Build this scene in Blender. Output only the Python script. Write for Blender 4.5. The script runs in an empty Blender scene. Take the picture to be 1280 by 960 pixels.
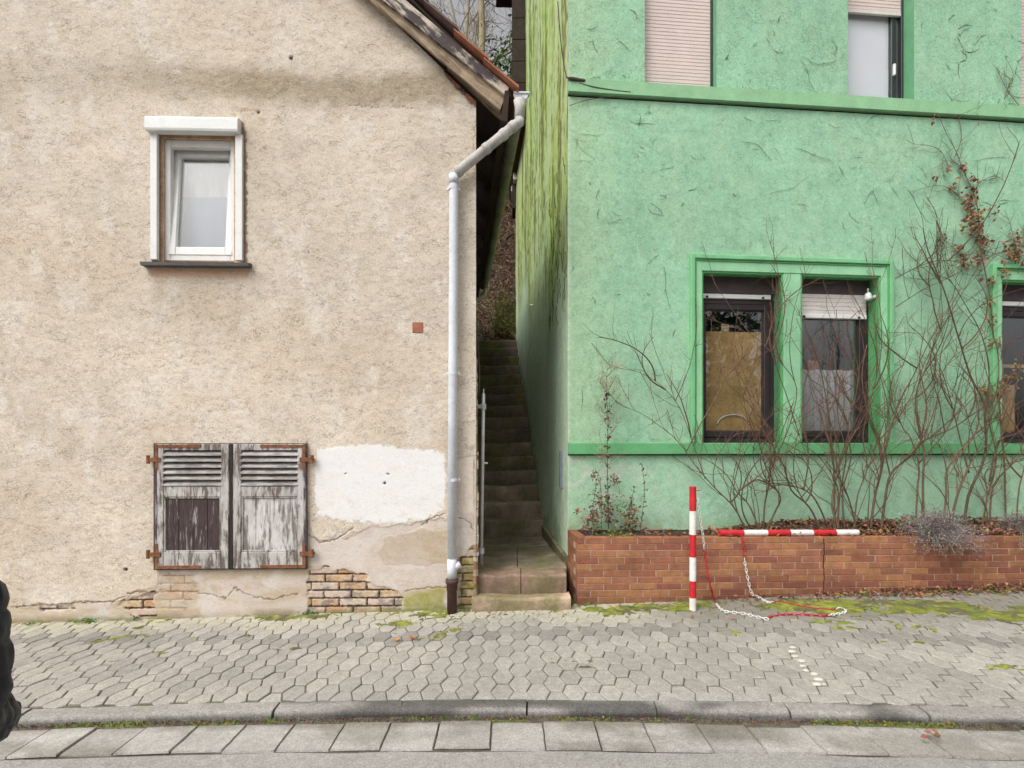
import bpy, math, random
import numpy as np
from mathutils import Vector, Matrix
random.seed(7)
RNG = np.random.default_rng(11)
SC = bpy.context.scene
COL = SC.collection
F, UC, VH, H = 680.0, 640.0, 560.0, 1.66          # focal length in photo pixels, horizon row, eye height

# ------------------------------------------------------------------ numeric noise
def _hash(ix, iy, seed):
    n = (ix.astype(np.int64) * 374761393 + iy.astype(np.int64) * 668265263 + seed * 974634777) & 0xffffffff
    n = ((n ^ (n >> 13)) * 1274126177) & 0xffffffff
    n = ((n ^ (n >> 15)) * 2246822519) & 0xffffffff
    return ((n ^ (n >> 16)) & 0xffff) / 65535.0
def vnoise(x, y, seed=0):
    x = np.asarray(x, float); y = np.asarray(y, float)
    ix = np.floor(x); iy = np.floor(y); fx = x - ix; fy = y - iy
    fx = fx * fx * (3 - 2 * fx); fy = fy * fy * (3 - 2 * fy)
    a = _hash(ix, iy, seed); b = _hash(ix + 1, iy, seed); c = _hash(ix, iy + 1, seed); d = _hash(ix + 1, iy + 1, seed)
    return (a + (b - a) * fx) + ((c + (d - c) * fx) - (a + (b - a) * fx)) * fy
def fbm(x, y, octv=4, seed=0):
    s = 0; amp = .5; t = 0
    for o in range(octv):
        s = s + amp * vnoise(x * 2 ** o + 17.3 * o, y * 2 ** o - 9.1 * o, seed + o); t += amp; amp *= .55
    return s / t
def sstep(a, b, x):
    t = np.clip((x - a) / (b - a), 0, 1); return t * t * (3 - 2 * t)
def poly_sd(U, V, poly):
    """signed distance to a polygon, positive inside"""
    P = np.array(poly, float); n = len(P)
    d = np.full(U.shape, 1e9); ins = np.zeros(U.shape, bool)
    for i in range(n):
        x0, y0 = P[i]; x1, y1 = P[(i + 1) % n]
        ex, ey = x1 - x0, y1 - y0
        t = np.clip(((U - x0) * ex + (V - y0) * ey) / (ex * ex + ey * ey + 1e-9), 0, 1)
        d = np.minimum(d, np.hypot(U - x0 - t * ex, V - y0 - t * ey))
        c = ((y0 > V) != (y1 > V)) & (U < (x1 - x0) * (V - y0) / (y1 - y0 + 1e-12) + x0)
        ins ^= c
    return np.where(ins, d, -d)
def mixc(c, col, m):
    return c + (np.array(col) - c) * m[..., None]

# ------------------------------------------------------------------ scene helpers
def P(u, v, Y):
    return Vector(((u - UC) / F * Y, Y, H + (VH - v) / F * Y))
def ground(x, y):
    xx = np.clip(x, -7, 8)
    return .022 * np.minimum(xx, 0) + .013 * np.maximum(xx, 0) - .012 + .03 * (np.minimum(y, 6.5) - 5.7)
def yk(x):
    x = np.clip(x, -5.5, 5.5); return 3.745 - .033 * x - .008 * x * x
def PG0(u, v, off=0.0):
    """point of the pavement seen at a photo position"""
    dx, dz = (u - UC) / F, (VH - v) / F
    Y = 5.0
    for _ in range(30):
        Y = (float(ground(dx * Y, Y)) + off - H) / dz
    return Vector((dx * Y, Y, H + dz * Y))

class Plane:                      # a vertical facade: a runs along it, z up, out towards the street
    def __init__(s, x, y, tan):
        k = 1 / math.hypot(1, tan)
        s.o = (x, y); s.d = (k, tan * k); s.n = (tan * k, -k)
    def p(s, a, z, out=0.0):
        return Vector((s.o[0] + s.d[0] * a + s.n[0] * out, s.o[1] + s.d[1] * a + s.n[1] * out, z))
    def az(s, u, v, out=0.0):
        ox, oy = s.o[0] + s.n[0] * out, s.o[1] + s.n[1] * out
        dx = (u - UC) / F
        t = (ox * s.n[0] + oy * s.n[1]) / (dx * s.n[0] + s.n[1])
        return ((dx * t - ox) * s.d[0] + (t - oy) * s.d[1], H + (VH - v) / F * t)
    def a(s, u, out=0.0): return s.az(u, 500, out)[0]
    def z(s, u, v, out=0.0): return s.az(u, v, out)[1]
    def uv(s, A, Z):
        X = s.o[0] + s.d[0] * A; Y = s.o[1] + s.d[1] * A
        return UC + F * X / Y, VH - F * (Z - H) / Y
LF = Plane(-.375, 5.67, .03)      # beige house front
GF = Plane(.646, 6.28, .09)       # green house front
PF = Plane(.692, 5.74, .09)       # planter front

OFF = {}
def tag(o, label=None, cat=None, group=None, kind=None):
    if label: o['label'] = label
    if cat: o['category'] = cat
    if group: o['group'] = group
    if kind: o['kind'] = kind
    return o
def empty(name, loc, label=None, cat=None, group=None):
    o = bpy.data.objects.new(name, None); COL.objects.link(o)
    o.location = loc; o.empty_display_size = .1
    OFF[o.name] = Vector(loc)
    return tag(o, label, cat, group)
def link_mesh(name, me, parent):
    o = bpy.data.objects.new(name, me); COL.objects.link(o)
    if parent is not None:
        o.parent = parent; OFF[o.name] = OFF[parent.name]
    else:
        OFF[o.name] = Vector((0, 0, 0))
    return o

class MB:
    def __init__(s): s.v = []; s.f = []; s.c = []; s.m = []; s.cur = (1, 1, 1); s.mi = 0; s.smooth = False
    def _add(s, vs, fs):
        b = len(s.v); s.v.extend([tuple(q) for q in vs]); s.c.extend([s.cur] * len(vs))
        for f in fs: s.f.append(tuple(i + b for i in f)); s.m.append(s.mi)
    def quad(s, a, b, c, d): s._add([a, b, c, d], [(0, 1, 2, 3)])
    def hexa(s, p):               # p: 4 front (ccw from outside) then 4 back
        s._add(p, [(0, 1, 2, 3), (7, 6, 5, 4), (0, 4, 5, 1), (1, 5, 6, 2), (2, 6, 7, 3), (3, 7, 4, 0)])
    def pbox(s, pl, a0, a1, z0, z1, o0, o1, bev=0.0):   # box on a facade; o1 = outer face; bevelled front edges
        if bev:
            B = bev
            L0 = [pl.p(a0, z0, o0), pl.p(a1, z0, o0), pl.p(a1, z1, o0), pl.p(a0, z1, o0)]
            L1 = [pl.p(a0, z0, o1 - B), pl.p(a1, z0, o1 - B), pl.p(a1, z1, o1 - B), pl.p(a0, z1, o1 - B)]
            L2 = [pl.p(a0 + B, z0 + B, o1), pl.p(a1 - B, z0 + B, o1), pl.p(a1 - B, z1 - B, o1), pl.p(a0 + B, z1 - B, o1)]
            fs = [(8, 9, 10, 11), (3, 2, 1, 0)]
            for k in range(4):
                j = (k + 1) % 4
                fs.append((k, j, 4 + j, 4 + k)); fs.append((4 + k, 4 + j, 8 + j, 8 + k))
            s._add(L0 + L1 + L2, fs)
        else:
            s.hexa([pl.p(a0, z0, o1), pl.p(a1, z0, o1), pl.p(a1, z1, o1), pl.p(a0, z1, o1),
                    pl.p(a0, z0, o0), pl.p(a1, z0, o0), pl.p(a1, z1, o0), pl.p(a0, z1, o0)])
    def ring(s, pl, a0, a1, z0, z1, w, o0, o1, bev=0.0, wb=None, wt=None, wl=None, wr=None):   # rectangular frame
        wb = w if wb is None else wb; wt = w if wt is None else wt; wl = w if wl is None else wl; wr = w if wr is None else wr
        if wl: s.pbox(pl, a0, a0 + wl, z0, z1, o0, o1, bev)
        if wr: s.pbox(pl, a1 - wr, a1, z0, z1, o0, o1, bev)
        if wb: s.pbox(pl, a0 + wl, a1 - wr, z0, z0 + wb, o0, o1 - .002, bev)
        if wt: s.pbox(pl, a0 + wl, a1 - wr, z1 - wt, z1, o0, o1 - .002, bev)
    def box(s, c, sx, sy, sz, R=None):
        c = Vector(c); R = R or Matrix.Identity(3)
        q = [R @ Vector((x * sx / 2, y * sy / 2, z * sz / 2)) + c for x, y, z in
             [(-1, -1, -1), (1, -1, -1), (1, -1, 1), (-1, -1, 1), (-1, 1, -1), (1, 1, -1), (1, 1, 1), (-1, 1, 1)]]
        s.hexa(q)
    def tube(s, pts, rad, n=6, cap=True, ellipse=None):
        pts = [Vector(p) for p in pts]; N = len(pts)
        if not hasattr(rad, '__len__'): rad = [rad] * N
        t0 = (pts[1] - pts[0]).normalized()
        up = Vector((0, 0, 1)) if abs(t0.z) < .9 else Vector((1, 0, 0))
        x = t0.cross(up).normalized()
        vs = []
        for i in range(N):
            t = (pts[min(i + 1, N - 1)] - pts[max(i - 1, 0)])
            if t.length < 1e-9: t = t0.copy()
            t.normalize()
            x = (x - t * x.dot(t))
            if x.length < 1e-6: x = t.orthogonal()
            x.normalize(); y = t.cross(x)
            for k in range(n):
                a = 2 * math.pi * k / n
                vs.append(pts[i] + (x * math.cos(a) + y * math.sin(a)) * rad[i])
        fs = []
        for i in range(N - 1):
            for k in range(n):
                j = (k + 1) % n
                fs.append((i * n + k, i * n + j, (i + 1) * n + j, (i + 1) * n + k))
        if cap: fs.append(tuple(range(n))[::-1]); fs.append(tuple((N - 1) * n + k for k in range(n)))
        s._add(vs, fs)
    def leaf(s, p, d, nrm, L, W, bend=.2):
        d = Vector(d).normalized(); nrm = Vector(nrm)
        x = d.cross(nrm)
        if x.length < 1e-5: x = d.orthogonal()
        x.normalize(); n = x.cross(d).normalized(); p = Vector(p)
        s._add([p, p + d * L * .5 + x * W * .5 + n * L * bend, p + d * L, p + d * L * .5 - x * W * .5 + n * L * bend, p + d * L * .5 + n * L * bend * .4],
               [(0, 1, 4), (1, 2, 4), (2, 3, 4), (3, 0, 4)])
    def sphere(s, c, rx, ry=None, rz=None, nu=10, nv=7, R=None):
        ry = rx if ry is None else ry; rz = rx if rz is None else rz; c = Vector(c)
        vs = [Vector((0, 0, -rz))]
        for i in range(1, nv):
            ph = -math.pi / 2 + math.pi * i / nv
            for k in range(nu):
                th = 2 * math.pi * k / nu
                vs.append(Vector((rx * math.cos(ph) * math.cos(th), ry * math.cos(ph) * math.sin(th), rz * math.sin(ph))))
        vs.append(Vector((0, 0, rz)))
        fs = []
        for k in range(nu):
            j = (k + 1) % nu
            fs.append((0, 1 + j, 1 + k)); fs.append((len(vs) - 1, 1 + (nv - 2) * nu + k, 1 + (nv - 2) * nu + j))
            for i in range(nv - 2):
                fs.append((1 + i * nu + k, 1 + i * nu + j, 1 + (i + 1) * nu + j, 1 + (i + 1) * nu + k))
        s._add([(R @ q if R else q) + c for q in vs], fs)
    def build(s, name, mats, parent=None, smooth=False):
        me = bpy.data.meshes.new(name)
        off = OFF[parent.name] if parent is not None else Vector((0, 0, 0))
        V = np.array(s.v, float) - np.array(off)
        me.from_pydata(V.tolist(), [], s.f)
        if not isinstance(mats, (list, tuple)): mats = [mats]
        for m in mats: me.materials.append(m)
        if len(mats) > 1: me.polygons.foreach_set('material_index', s.m)
        at = me.color_attributes.new('col', 'FLOAT_COLOR', 'POINT')
        at.data.foreach_set('color', np.c_[np.array(s.c, float), np.ones(len(s.c))].ravel())
        if smooth: me.polygons.foreach_set('use_smooth', [True] * len(me.polygons))
        me.update()
        return link_mesh(name, me, parent)

def grid_mesh(name, PTS, keep, mat, parent, attrs=None, smooth=True):
    """PTS (n,m,3) lattice, keep (n-1,m-1) faces kept, attrs name->(n,m,3) or (n,m)"""
    n, m, _ = PTS.shape
    idx = np.arange(n * m).reshape(n, m)
    q = np.stack([idx[:-1, :-1], idx[:-1, 1:], idx[1:, 1:], idx[1:, :-1]], -1)[keep]
    used = np.zeros(n * m, bool); used[q.ravel()] = True
    remap = np.cumsum(used) - 1
    q = remap[q]
    off = np.array(OFF[parent.name]) if parent is not None else np.zeros(3)
    V = PTS.reshape(-1, 3)[used] - off
    me = bpy.data.meshes.new(name)
    me.vertices.add(len(V)); me.vertices.foreach_set('co', V.ravel())
    me.loops.add(q.size); me.loops.foreach_set('vertex_index', q.ravel().astype(np.int32))
    me.polygons.add(len(q)); me.polygons.foreach_set('loop_start', np.arange(0, q.size, 4, dtype=np.int32))
    me.polygons.foreach_set('loop_total', np.full(len(q), 4, np.int32))
    if smooth: me.polygons.foreach_set('use_smooth', np.ones(len(q), bool))
    me.update(calc_edges=True); me.validate()
    for k, A in (attrs or {}).items():
        if A.ndim == 3:
            at = me.color_attributes.new(k, 'FLOAT_COLOR', 'POINT')
            at.data.foreach_set('color', np.c_[A.reshape(-1, 3)[used], np.ones(used.sum())].ravel())
        else:
            at = me.attributes.new(k, 'FLOAT', 'POINT')
            at.data.foreach_set('value', A.ravel()[used])
    me.materials.append(mat)
    return link_mesh(name, me, parent)

# ------------------------------------------------------------------ materials
def srgb(r, g, b):
    f = lambda c: ((c / 255 + .055) / 1.055) ** 2.4 if c > 10 else c / 255 / 12.92
    return (f(r), f(g), f(b))
class N:
    def __init__(s, name):
        s.m = bpy.data.materials.new(name); s.m.use_nodes = True
        s.t = s.m.node_tree; s.t.nodes.clear()
        s.out = s.n('ShaderNodeOutputMaterial')
    def n(s, typ, **kw):
        o = s.t.nodes.new(typ)
        for k, v in kw.items(): setattr(o, k, v)
        return o
    def set(s, node, **kw):
        for k, v in kw.items():
            k = k.replace('_', ' ')
            inp = node.inputs[k]
            if hasattr(v, 'is_output') or isinstance(v, bpy.types.NodeSocket): s.t.links.new(v, inp)
            else: inp.default_value = v
        return node
    def l(s, a, b): s.t.links.new(a, b)
    rot = 0.0
    def coord(s, stretch=(1, 1, 1)):
        tc = s.n('ShaderNodeTexCoord'); mp = s.n('ShaderNodeMapping', vector_type='POINT'); src = tc.outputs['Object']
        if s.rot:
            m0 = s.n('ShaderNodeMapping'); m0.inputs['Rotation'].default_value = (0, s.rot, 0); s.l(src, m0.inputs['Vector']); src = m0.outputs['Vector']
        s.l(src, mp.inputs['Vector']); mp.inputs['Scale'].default_value = stretch
        return mp.outputs['Vector']
    def noise(s, scale, stretch=(1, 1, 1), detail=4, rough=.6, dist=0):
        nz = s.n('ShaderNodeTexNoise'); s.l(s.coord(stretch), nz.inputs['Vector'])
        s.set(nz, Scale=scale, Detail=detail, Roughness=rough, Distortion=dist)
        return nz.outputs['Fac']
    def rng(s, fac, a, b, c, d):
        r = s.n('ShaderNodeMapRange'); s.l(fac, r.inputs[0])
        for i, v in enumerate((a, b, c, d)): r.inputs[i + 1].default_value = v
        return r.outputs[0]
    def math(s, op, a, b=0.0):
        r = s.n('ShaderNodeMath', operation=op)
        for i, v in enumerate((a, b)):
            if isinstance(v, bpy.types.NodeSocket): s.l(v, r.inputs[i])
            else: r.inputs[i].default_value = v
        return r.outputs[0]
    def mix(s, fac, a, b, mode='MIX'):
        r = s.n('ShaderNodeMix', data_type='RGBA', blend_type=mode)
        for i, v in ((0, fac), (6, a), (7, b)):
            if isinstance(v, bpy.types.NodeSocket): s.l(v, r.inputs[i])
            else: r.inputs[i].default_value = v if i == 0 else (*v[:3], 1)
        return r.outputs[2]
    def scale(s, col, fac):
        r = s.n('ShaderNodeVectorMath', operation='SCALE')
        if isinstance(col, bpy.types.NodeSocket): s.l(col, r.inputs[0])
        else: r.inputs[0].default_value = col[:3]
        if isinstance(fac, bpy.types.NodeSocket): s.l(fac, r.inputs[3])
        else: r.inputs[3].default_value = fac
        return r.outputs[0]
    def attr(s, name, vec=True):
        a = s.n('ShaderNodeAttribute', attribute_name=name)
        return a.outputs['Color' if vec else 'Fac']
    def bump(s, h, strength, dist, normal=None):
        b = s.n('ShaderNodeBump'); s.l(h, b.inputs['Height'])
        if isinstance(strength, bpy.types.NodeSocket): s.l(strength, b.inputs['Strength'])
        else: b.inputs['Strength'].default_value = strength
        b.inputs['Distance'].default_value = dist
        if normal: s.l(normal, b.inputs['Normal'])
        return b.outputs['Normal']
    def done(s, col, rough=.85, spec=.25, normal=None, metal=0.0):
        b = s.n('ShaderNodeBsdfPrincipled')
        if isinstance(col, bpy.types.NodeSocket): s.l(col, b.inputs['Base Color'])
        else: b.inputs['Base Color'].default_value = (*col[:3], 1)
        if isinstance(rough, bpy.types.NodeSocket): s.l(rough, b.inputs['Roughness'])
        else: b.inputs['Roughness'].default_value = rough
        b.inputs['Specular IOR Level'].default_value = spec; b.inputs['Metallic'].default_value = metal
        if normal: s.l(normal, b.inputs['Normal'])
        s.l(b.outputs[0], s.out.inputs[0]); s.bsdf = b
        return s.m
def simple(name, col=None, rough=.8, var=((8, .15), (60, .12)), bump=(60, .3, .004), stretch=(1, 1, 1), spec=.25, metal=0.0):
    """col None: takes the mesh colour attribute"""
    k = N(name); c = k.attr('col') if col is None else k.scale(col, 1.0)
    for sc, am in var: c = k.scale(c, k.rng(k.noise(sc, stretch), .25, .75, 1 - am, 1 + am))
    nm = k.bump(k.noise(bump[0], stretch, 6), bump[1], bump[2]) if bump else None
    return k.done(c, rough, spec, nm, metal)

def m_render():                   # beige roughcast; colour per vertex, roughness of the coat in 'rgh'
    k = N('beige_roughcast'); c = k.attr('col'); rg = k.attr('rgh', False)
    n1 = k.noise(9, (1, 1, 1.6), 7, .68, .9); n2 = k.noise(60, (1, 1, 1.35), 6, .72, .5); n3 = k.noise(150, (1, 1, 1.3), 3, .6)
    amt = k.rng(rg, 0, 1, .25, 1)
    d = k.math('MULTIPLY', k.rng(n2, .34, .66, -.17, .17), amt)
    c = k.scale(c, k.math('ADD', d, 1.0))
    c = k.scale(c, k.rng(n3, .3, .7, .93, 1.07))
    pit = k.math('MULTIPLY', k.rng(k.noise(24, (1, 1, 3.2), 6, .72, 1.2), .61, .71, 0, .32), rg)
    c = k.mix(pit, c, (.20, .115, .07))
    def worm(sc, st, wd, am, c):
        w = k.noise(sc, st, 3, .55, .9); w = k.math('ABSOLUTE', k.math('SUBTRACT', w, .5)); w = k.rng(w, wd * .25, wd, 1, 0)
        w = k.math('MULTIPLY', k.math('MULTIPLY', w, k.rng(k.noise(sc * .45, st, 2), .42, .62, 0, am)), amt); return w, k.mix(w, c, k.mix(1.0, c, (.40, .35, .29), 'MULTIPLY'))
    w1, c = worm(11, (1, 1, 1.9), .022, .68, c); w2, c = worm(25, (1, 1, 1.7), .040, .62, c)
    lite = k.rng(k.noise(20, (1, 1, 1.6), 5, .7, .8), .52, .68, 0, .4); c = k.mix(k.math('MULTIPLY', lite, amt), c, (.72, .65, .55))
    warm = k.rng(n1, .35, .7, 0, .32); c = k.mix(warm, c, k.mix(1.0, c, (1.0, .88, .68), 'MULTIPLY'))
    hgt = k.math('SUBTRACT', n2, k.math('MULTIPLY', k.math('ADD', w1, w2), .5))
    nm = k.bump(hgt, k.math('MULTIPLY', amt, .42), .009); nm = k.bump(n3, k.math('MULTIPLY', amt, .6), .005, nm)
    return k.done(c, .93, .12, nm)
def m_green(name='green_render', speck=True):
    k = N(name); c = k.attr('col'); rg = k.attr('rgh', False)
    n1 = k.noise(4.5, (1, 1, 1), 6, .6, .6); n2 = k.noise(48, (1, 1, 1), 6, .72, .4); n3 = k.noise(130, (1, 1, 1), 3, .6)
    c = k.scale(c, k.rng(n1, .3, .7, .93, 1.05)); c = k.scale(c, k.rng(n2, .3, .7, .82, 1.12)); c = k.scale(c, k.rng(k.noise(11, (1, 1, 1), 6, .7, .8), .3, .7, .88, 1.08))
    s1 = k.noise(62, (1, 1, 1.0), 4, .75, 1.6); s2 = k.noise(2.3, (1, 1, 1), 3)
    th = k.math('SUBTRACT', s1, k.math('MULTIPLY', k.math('SUBTRACT', s2, .5), .12))
    pit = k.math('MULTIPLY', k.rng(th, .575, .64, 0, .8), rg)
    c = k.mix(pit, c, (.05, .10, .055))
    def worm(sc, wd, am, c):
        w = k.noise(sc, (1, 1, 1.1), 3, .55, 1.1); w = k.math('ABSOLUTE', k.math('SUBTRACT', w, .5)); w = k.rng(w, wd * .25, wd, 1, 0)
        w = k.math('MULTIPLY', w, k.rng(k.noise(sc * .4, (1, 1, 1), 2), .44, .64, 0, am)); return w, k.mix(w, c, k.mix(1.0, c, (.42, .52, .42), 'MULTIPLY'))
    w1, c = worm(13, .020, .5, c); w2, c = worm(30, .040, .55, c)
    lite = k.rng(k.noise(26, (1, 1, 1), 5, .7, .6), .56, .70, 0, .28); c = k.mix(lite, c, (.56, .76, .56))
    n2 = k.math('SUBTRACT', n2, k.math('MULTIPLY', k.math('ADD', w1, w2), .45))
    nm = k.bump(n2, .55, .008); nm = k.bump(n3, .5, .004, nm)
    return k.done(c, .88, .15, nm)
def m_weathered(name, paint=(.62, .60, .57), wood=(.12, .10, .09), thr=.5, stretch=(1, 1, .12), rot=0.0, sc=38):
    k = N(name); k.rot = rot
    n1 = k.noise(sc, stretch, 8, .68, .4); n2 = k.noise(5, (1, 1, .6), 4, .6)
    f = k.rng(k.math('ADD', n1, k.math('MULTIPLY', k.math('SUBTRACT', n2, .5), .5)), thr - .06, thr + .07, 0, 1)
    g = k.noise(90, stretch, 5, .7)
    w = k.scale(wood, k.rng(g, .25, .75, .55, 1.7)); p = k.scale(paint, k.rng(k.noise(14, (1, 1, .5)), .3, .7, .78, 1.12))
    c = k.mix(f, w, p)
    nm = k.bump(k.math('ADD', f, k.math('MULTIPLY', g, .8)), .55, .003)
    return k.done(c, .85, .2, nm)
def m_glass(name, refl=.28, tint=(.9, .92, .93)):
    k = N(name); gl = k.n('ShaderNodeBsdfGlossy'); gl.inputs['Roughness'].default_value = .015
    nz = k.bump(k.noise(2.2, (1, 1, 1), 2), .05, .02); k.l(nz, gl.inputs['Normal'])
    tr = k.n('ShaderNodeBsdfTransparent'); tr.inputs['Color'].default_value = (*tint, 1)
    lw = k.n('ShaderNodeLayerWeight'); lw.inputs['Blend'].default_value = .5
    fac = k.rng(k.math('POWER', lw.outputs['Facing'], 4.0), 0, 1, refl, .9)
    mx = k.n('ShaderNodeMixShader'); k.l(fac, mx.inputs[0]); k.l(tr.outputs[0], mx.inputs[1]); k.l(gl.outputs[0], mx.inputs[2])
    k.l(mx.outputs[0], k.out.inputs[0]); return k.m

MAT = {}
MAT['render'] = m_render()
MAT['green'] = m_green()
MAT['green_trim'] = simple('green_trim_paint', None, .6, ((5, .14), (70, .10)), (55, .35, .004), spec=.3)
MAT['white_pvc'] = simple('white_plastic_frame', (.74, .74, .72), .4, ((6, .06), (40, .05)), (30, .05, .002), spec=.4)
MAT['old_pvc'] = simple('cream_plastic_frame', (.60, .57, .51), .5, ((6, .10), (40, .08)), (30, .1, .002), spec=.35)
MAT['slate'] = simple('grey_stone_sill', (.10, .10, .095), .6, ((8, .3), (60, .2)), (60, .3, .003))
MAT['brown_frame'] = simple('dark_brown_frame', (.035, .024, .028), .42, ((10, .2),), (60, .1, .002), spec=.4)
MAT['grey_frame'] = simple('charcoal_frame', (.03, .034, .036), .4, ((10, .2),), (60, .1, .002), spec=.4)
MAT['pink_shutter'] = simple('pinkish_shutter_slats', (.70, .58, .545), .55, ((3, .08), (40, .06)), (50, .1, .002))
MAT['white_shutter'] = simple('pale_shutter_slats', (.66, .61, .58), .5, ((4, .10), (40, .06)), (50, .1, .002))
MAT['glass'] = m_glass('window_glass', .15, (.97, .98, .985))
MAT['glass_bright'] = m_glass('upper_window_glass', .10, (.99, .99, .99))
MAT['dark_room'] = simple('dark_room', (.02, .02, .022), .9, (), None)
MAT['card'] = simple('tan_cardboard', (.46, .30, .125), .8, ((3, .4), (14, .18)), (30, .2, .003))
MAT['curtain'] = simple('pale_curtain', (.46, .46, .44), .9, ((5, .2), (30, .08)), (8, .5, .02), (3, 3, .4))
MAT['blue_curtain'] = simple('bluish_net_curtain', (.21, .24, .29), .9, ((2, .10), (30, .06)), (8, .3, .02), (3, 3, .4))
MAT['white_blind'] = simple('white_roller_blind', (.82, .83, .88), .9, ((2, .04),), None)  # white of the reflected sky, put into a sheet's colour
MAT['shut_frame'] = m_weathered('peeling_shutter_frame', (.50, .48, .455), (.14, .115, .10), .47, (1, 1, .2), 0, 26)
MAT['shut_slat'] = m_weathered('grey_shutter_slats', (.44, .42, .39), (.22, .20, .185), .47, (.12, .12, 1))
MAT['shut_dark'] = m_weathered('bare_dark_panel', (.40, .37, .35), (.06, .042, .042), .63, (1, 1, .1), 0, 30)
MAT['shut_light'] = m_weathered('flaking_white_panel', (.60, .585, .56), (.19, .165, .15), .475, (1, 1, .14), 0, 26)
MAT['shut_edge'] = m_weathered('dark_shutter_edge', (.34, .33, .33), (.065, .062, .070), .56, (1, 1, .2), 0, 22)
MAT['rust'] = simple('rusty_iron', (.20, .085, .042), .85, ((30, .5), (9, .35)), (90, .5, .004))
MAT['zinc'] = simple('pale_grey_pipe', (.63, .655, .70), .55, ((3, .14), (22, .10), (70, .08)), (40, .1, .002), spec=.35)
MAT['pipe_grey'] = simple('weathered_grey_pipe', (.47, .45, .42), .7, ((5, .25), (18, .2), (60, .15)), (40, .2, .003))
MAT['iron_brown'] = simple('brown_cast_iron', (.085, .045, .04), .7, ((9, .3), (50, .2)), (60, .4, .004))
MAT['gutter'] = simple('algae_stained_gutter', (.22, .225, .165), .75, ((3, .3), (30, .25)), (40, .2, .003))
MAT['galv'] = simple('galvanised_steel', (.62, .64, .66), .4, ((12, .2), (80, .1)), (80, .1, .001), metal=.35, spec=.5)
MAT['board'] = m_weathered('weathered_verge_board', (.40, .31, .21), (.20, .145, .10), .47, (.06, .3, 1), -.72, 45)
MAT['board_flake'] = m_weathered('flaking_verge_board', (.62, .54, .44), (.075, .06, .06), .50, (.16, .3, 1), -.72, 12)
MAT['dark_wood'] = simple('dark_eave_wood', (.042, .030, .023), .9, ((8, .3), (60, .3)), (50, .5, .005), (1, .15, 1))
MAT['tile'] = simple('clay_roof_tile', None, .85, ((9, .25), (60, .2)), (60, .4, .004))
MAT['terra'] = simple('terracotta', (.36, .14, .09), .9, ((15, .25), (80, .15)), (90, .4, .003))
MAT['stone_step'] = simple('worn_sandstone', None, .9, ((3.5, .35), (22, .25), (110, .15)), (45, .6, .008))
MAT['alley_wall'] = simple('sooty_plaster', (.26, .22, .17), .95, ((5, .4), (40, .2)), (30, .6, .01))  # even mid-brown tone of the alley side wall
MAT['brick'] = simple('planter_brick', None, .85, ((2.2, .2), (14, .24), (80, .22)), (60, .7, .006))
MAT['mortar'] = simple('pale_mortar', (.46, .36, .30), .95, ((10, .25), (80, .2)), (90, .5, .004))
MAT['soil'] = simple('damp_soil', (.055, .038, .026), 1, ((8, .35), (50, .35)), (40, .9, .02))
MAT['leaf'] = simple('leaves', None, .7, ((30, .25),), None, spec=.2)
MAT['bark'] = simple('bark', None, .85, ((25, .35), (90, .2)), (70, .5, .003))
MAT['paver'] = simple('concrete_paver', None, .92, ((2.2, .10), (16, .16), (75, .24), (150, .2)), (90, .8, .005))
MAT['joint'] = simple('joint_sand', None, 1, ((12, .35), (70, .3)), (60, .8, .008))
MAT['kerb'] = simple('kerb_concrete', None, .92, ((3, .14), (30, .2), (80, .34), (150, .3)), (90, .9, .005))
MAT['gutter_slab'] = simple('gutter_slab', None, .92, ((3, .14), (20, .16), (75, .24), (150, .2)), (90, .7, .004))
MAT['asphalt'] = simple('worn_asphalt', (.30, .285, .265), .95, ((1.2, .10), (14, .14), (70, .30), (150, .35)), (90, .9, .005))
MAT['red'] = simple('red_plastic', (.52, .022, .03), .5, ((14, .22), (55, .22)), (60, .1, .002), spec=.35)
MAT['white'] = simple('white_plastic', (.74, .725, .69), .55, ((9, .16), (55, .16)), (60, .1, .002), spec=.35)
MAT['pebble'] = simple('pale_pebble', (.58, .55, .48), .85, ((30, .25),), (60, .4, .004))
MAT['bluegrey'] = simple('blue_grey_metal', (.20, .23, .29), .5, ((20, .15),), (60, .1, .002))
MAT['hill'] = simple('leafy_bank_soil', (.075, .052, .036), 1, ((1.3, .4), (9, .4), (60, .3)), (20, 1, .05))
MAT['moss_stone'] = simple('mossy_stone', None, .95, ((5, .4), (40, .3)), (30, .8, .02))
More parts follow.
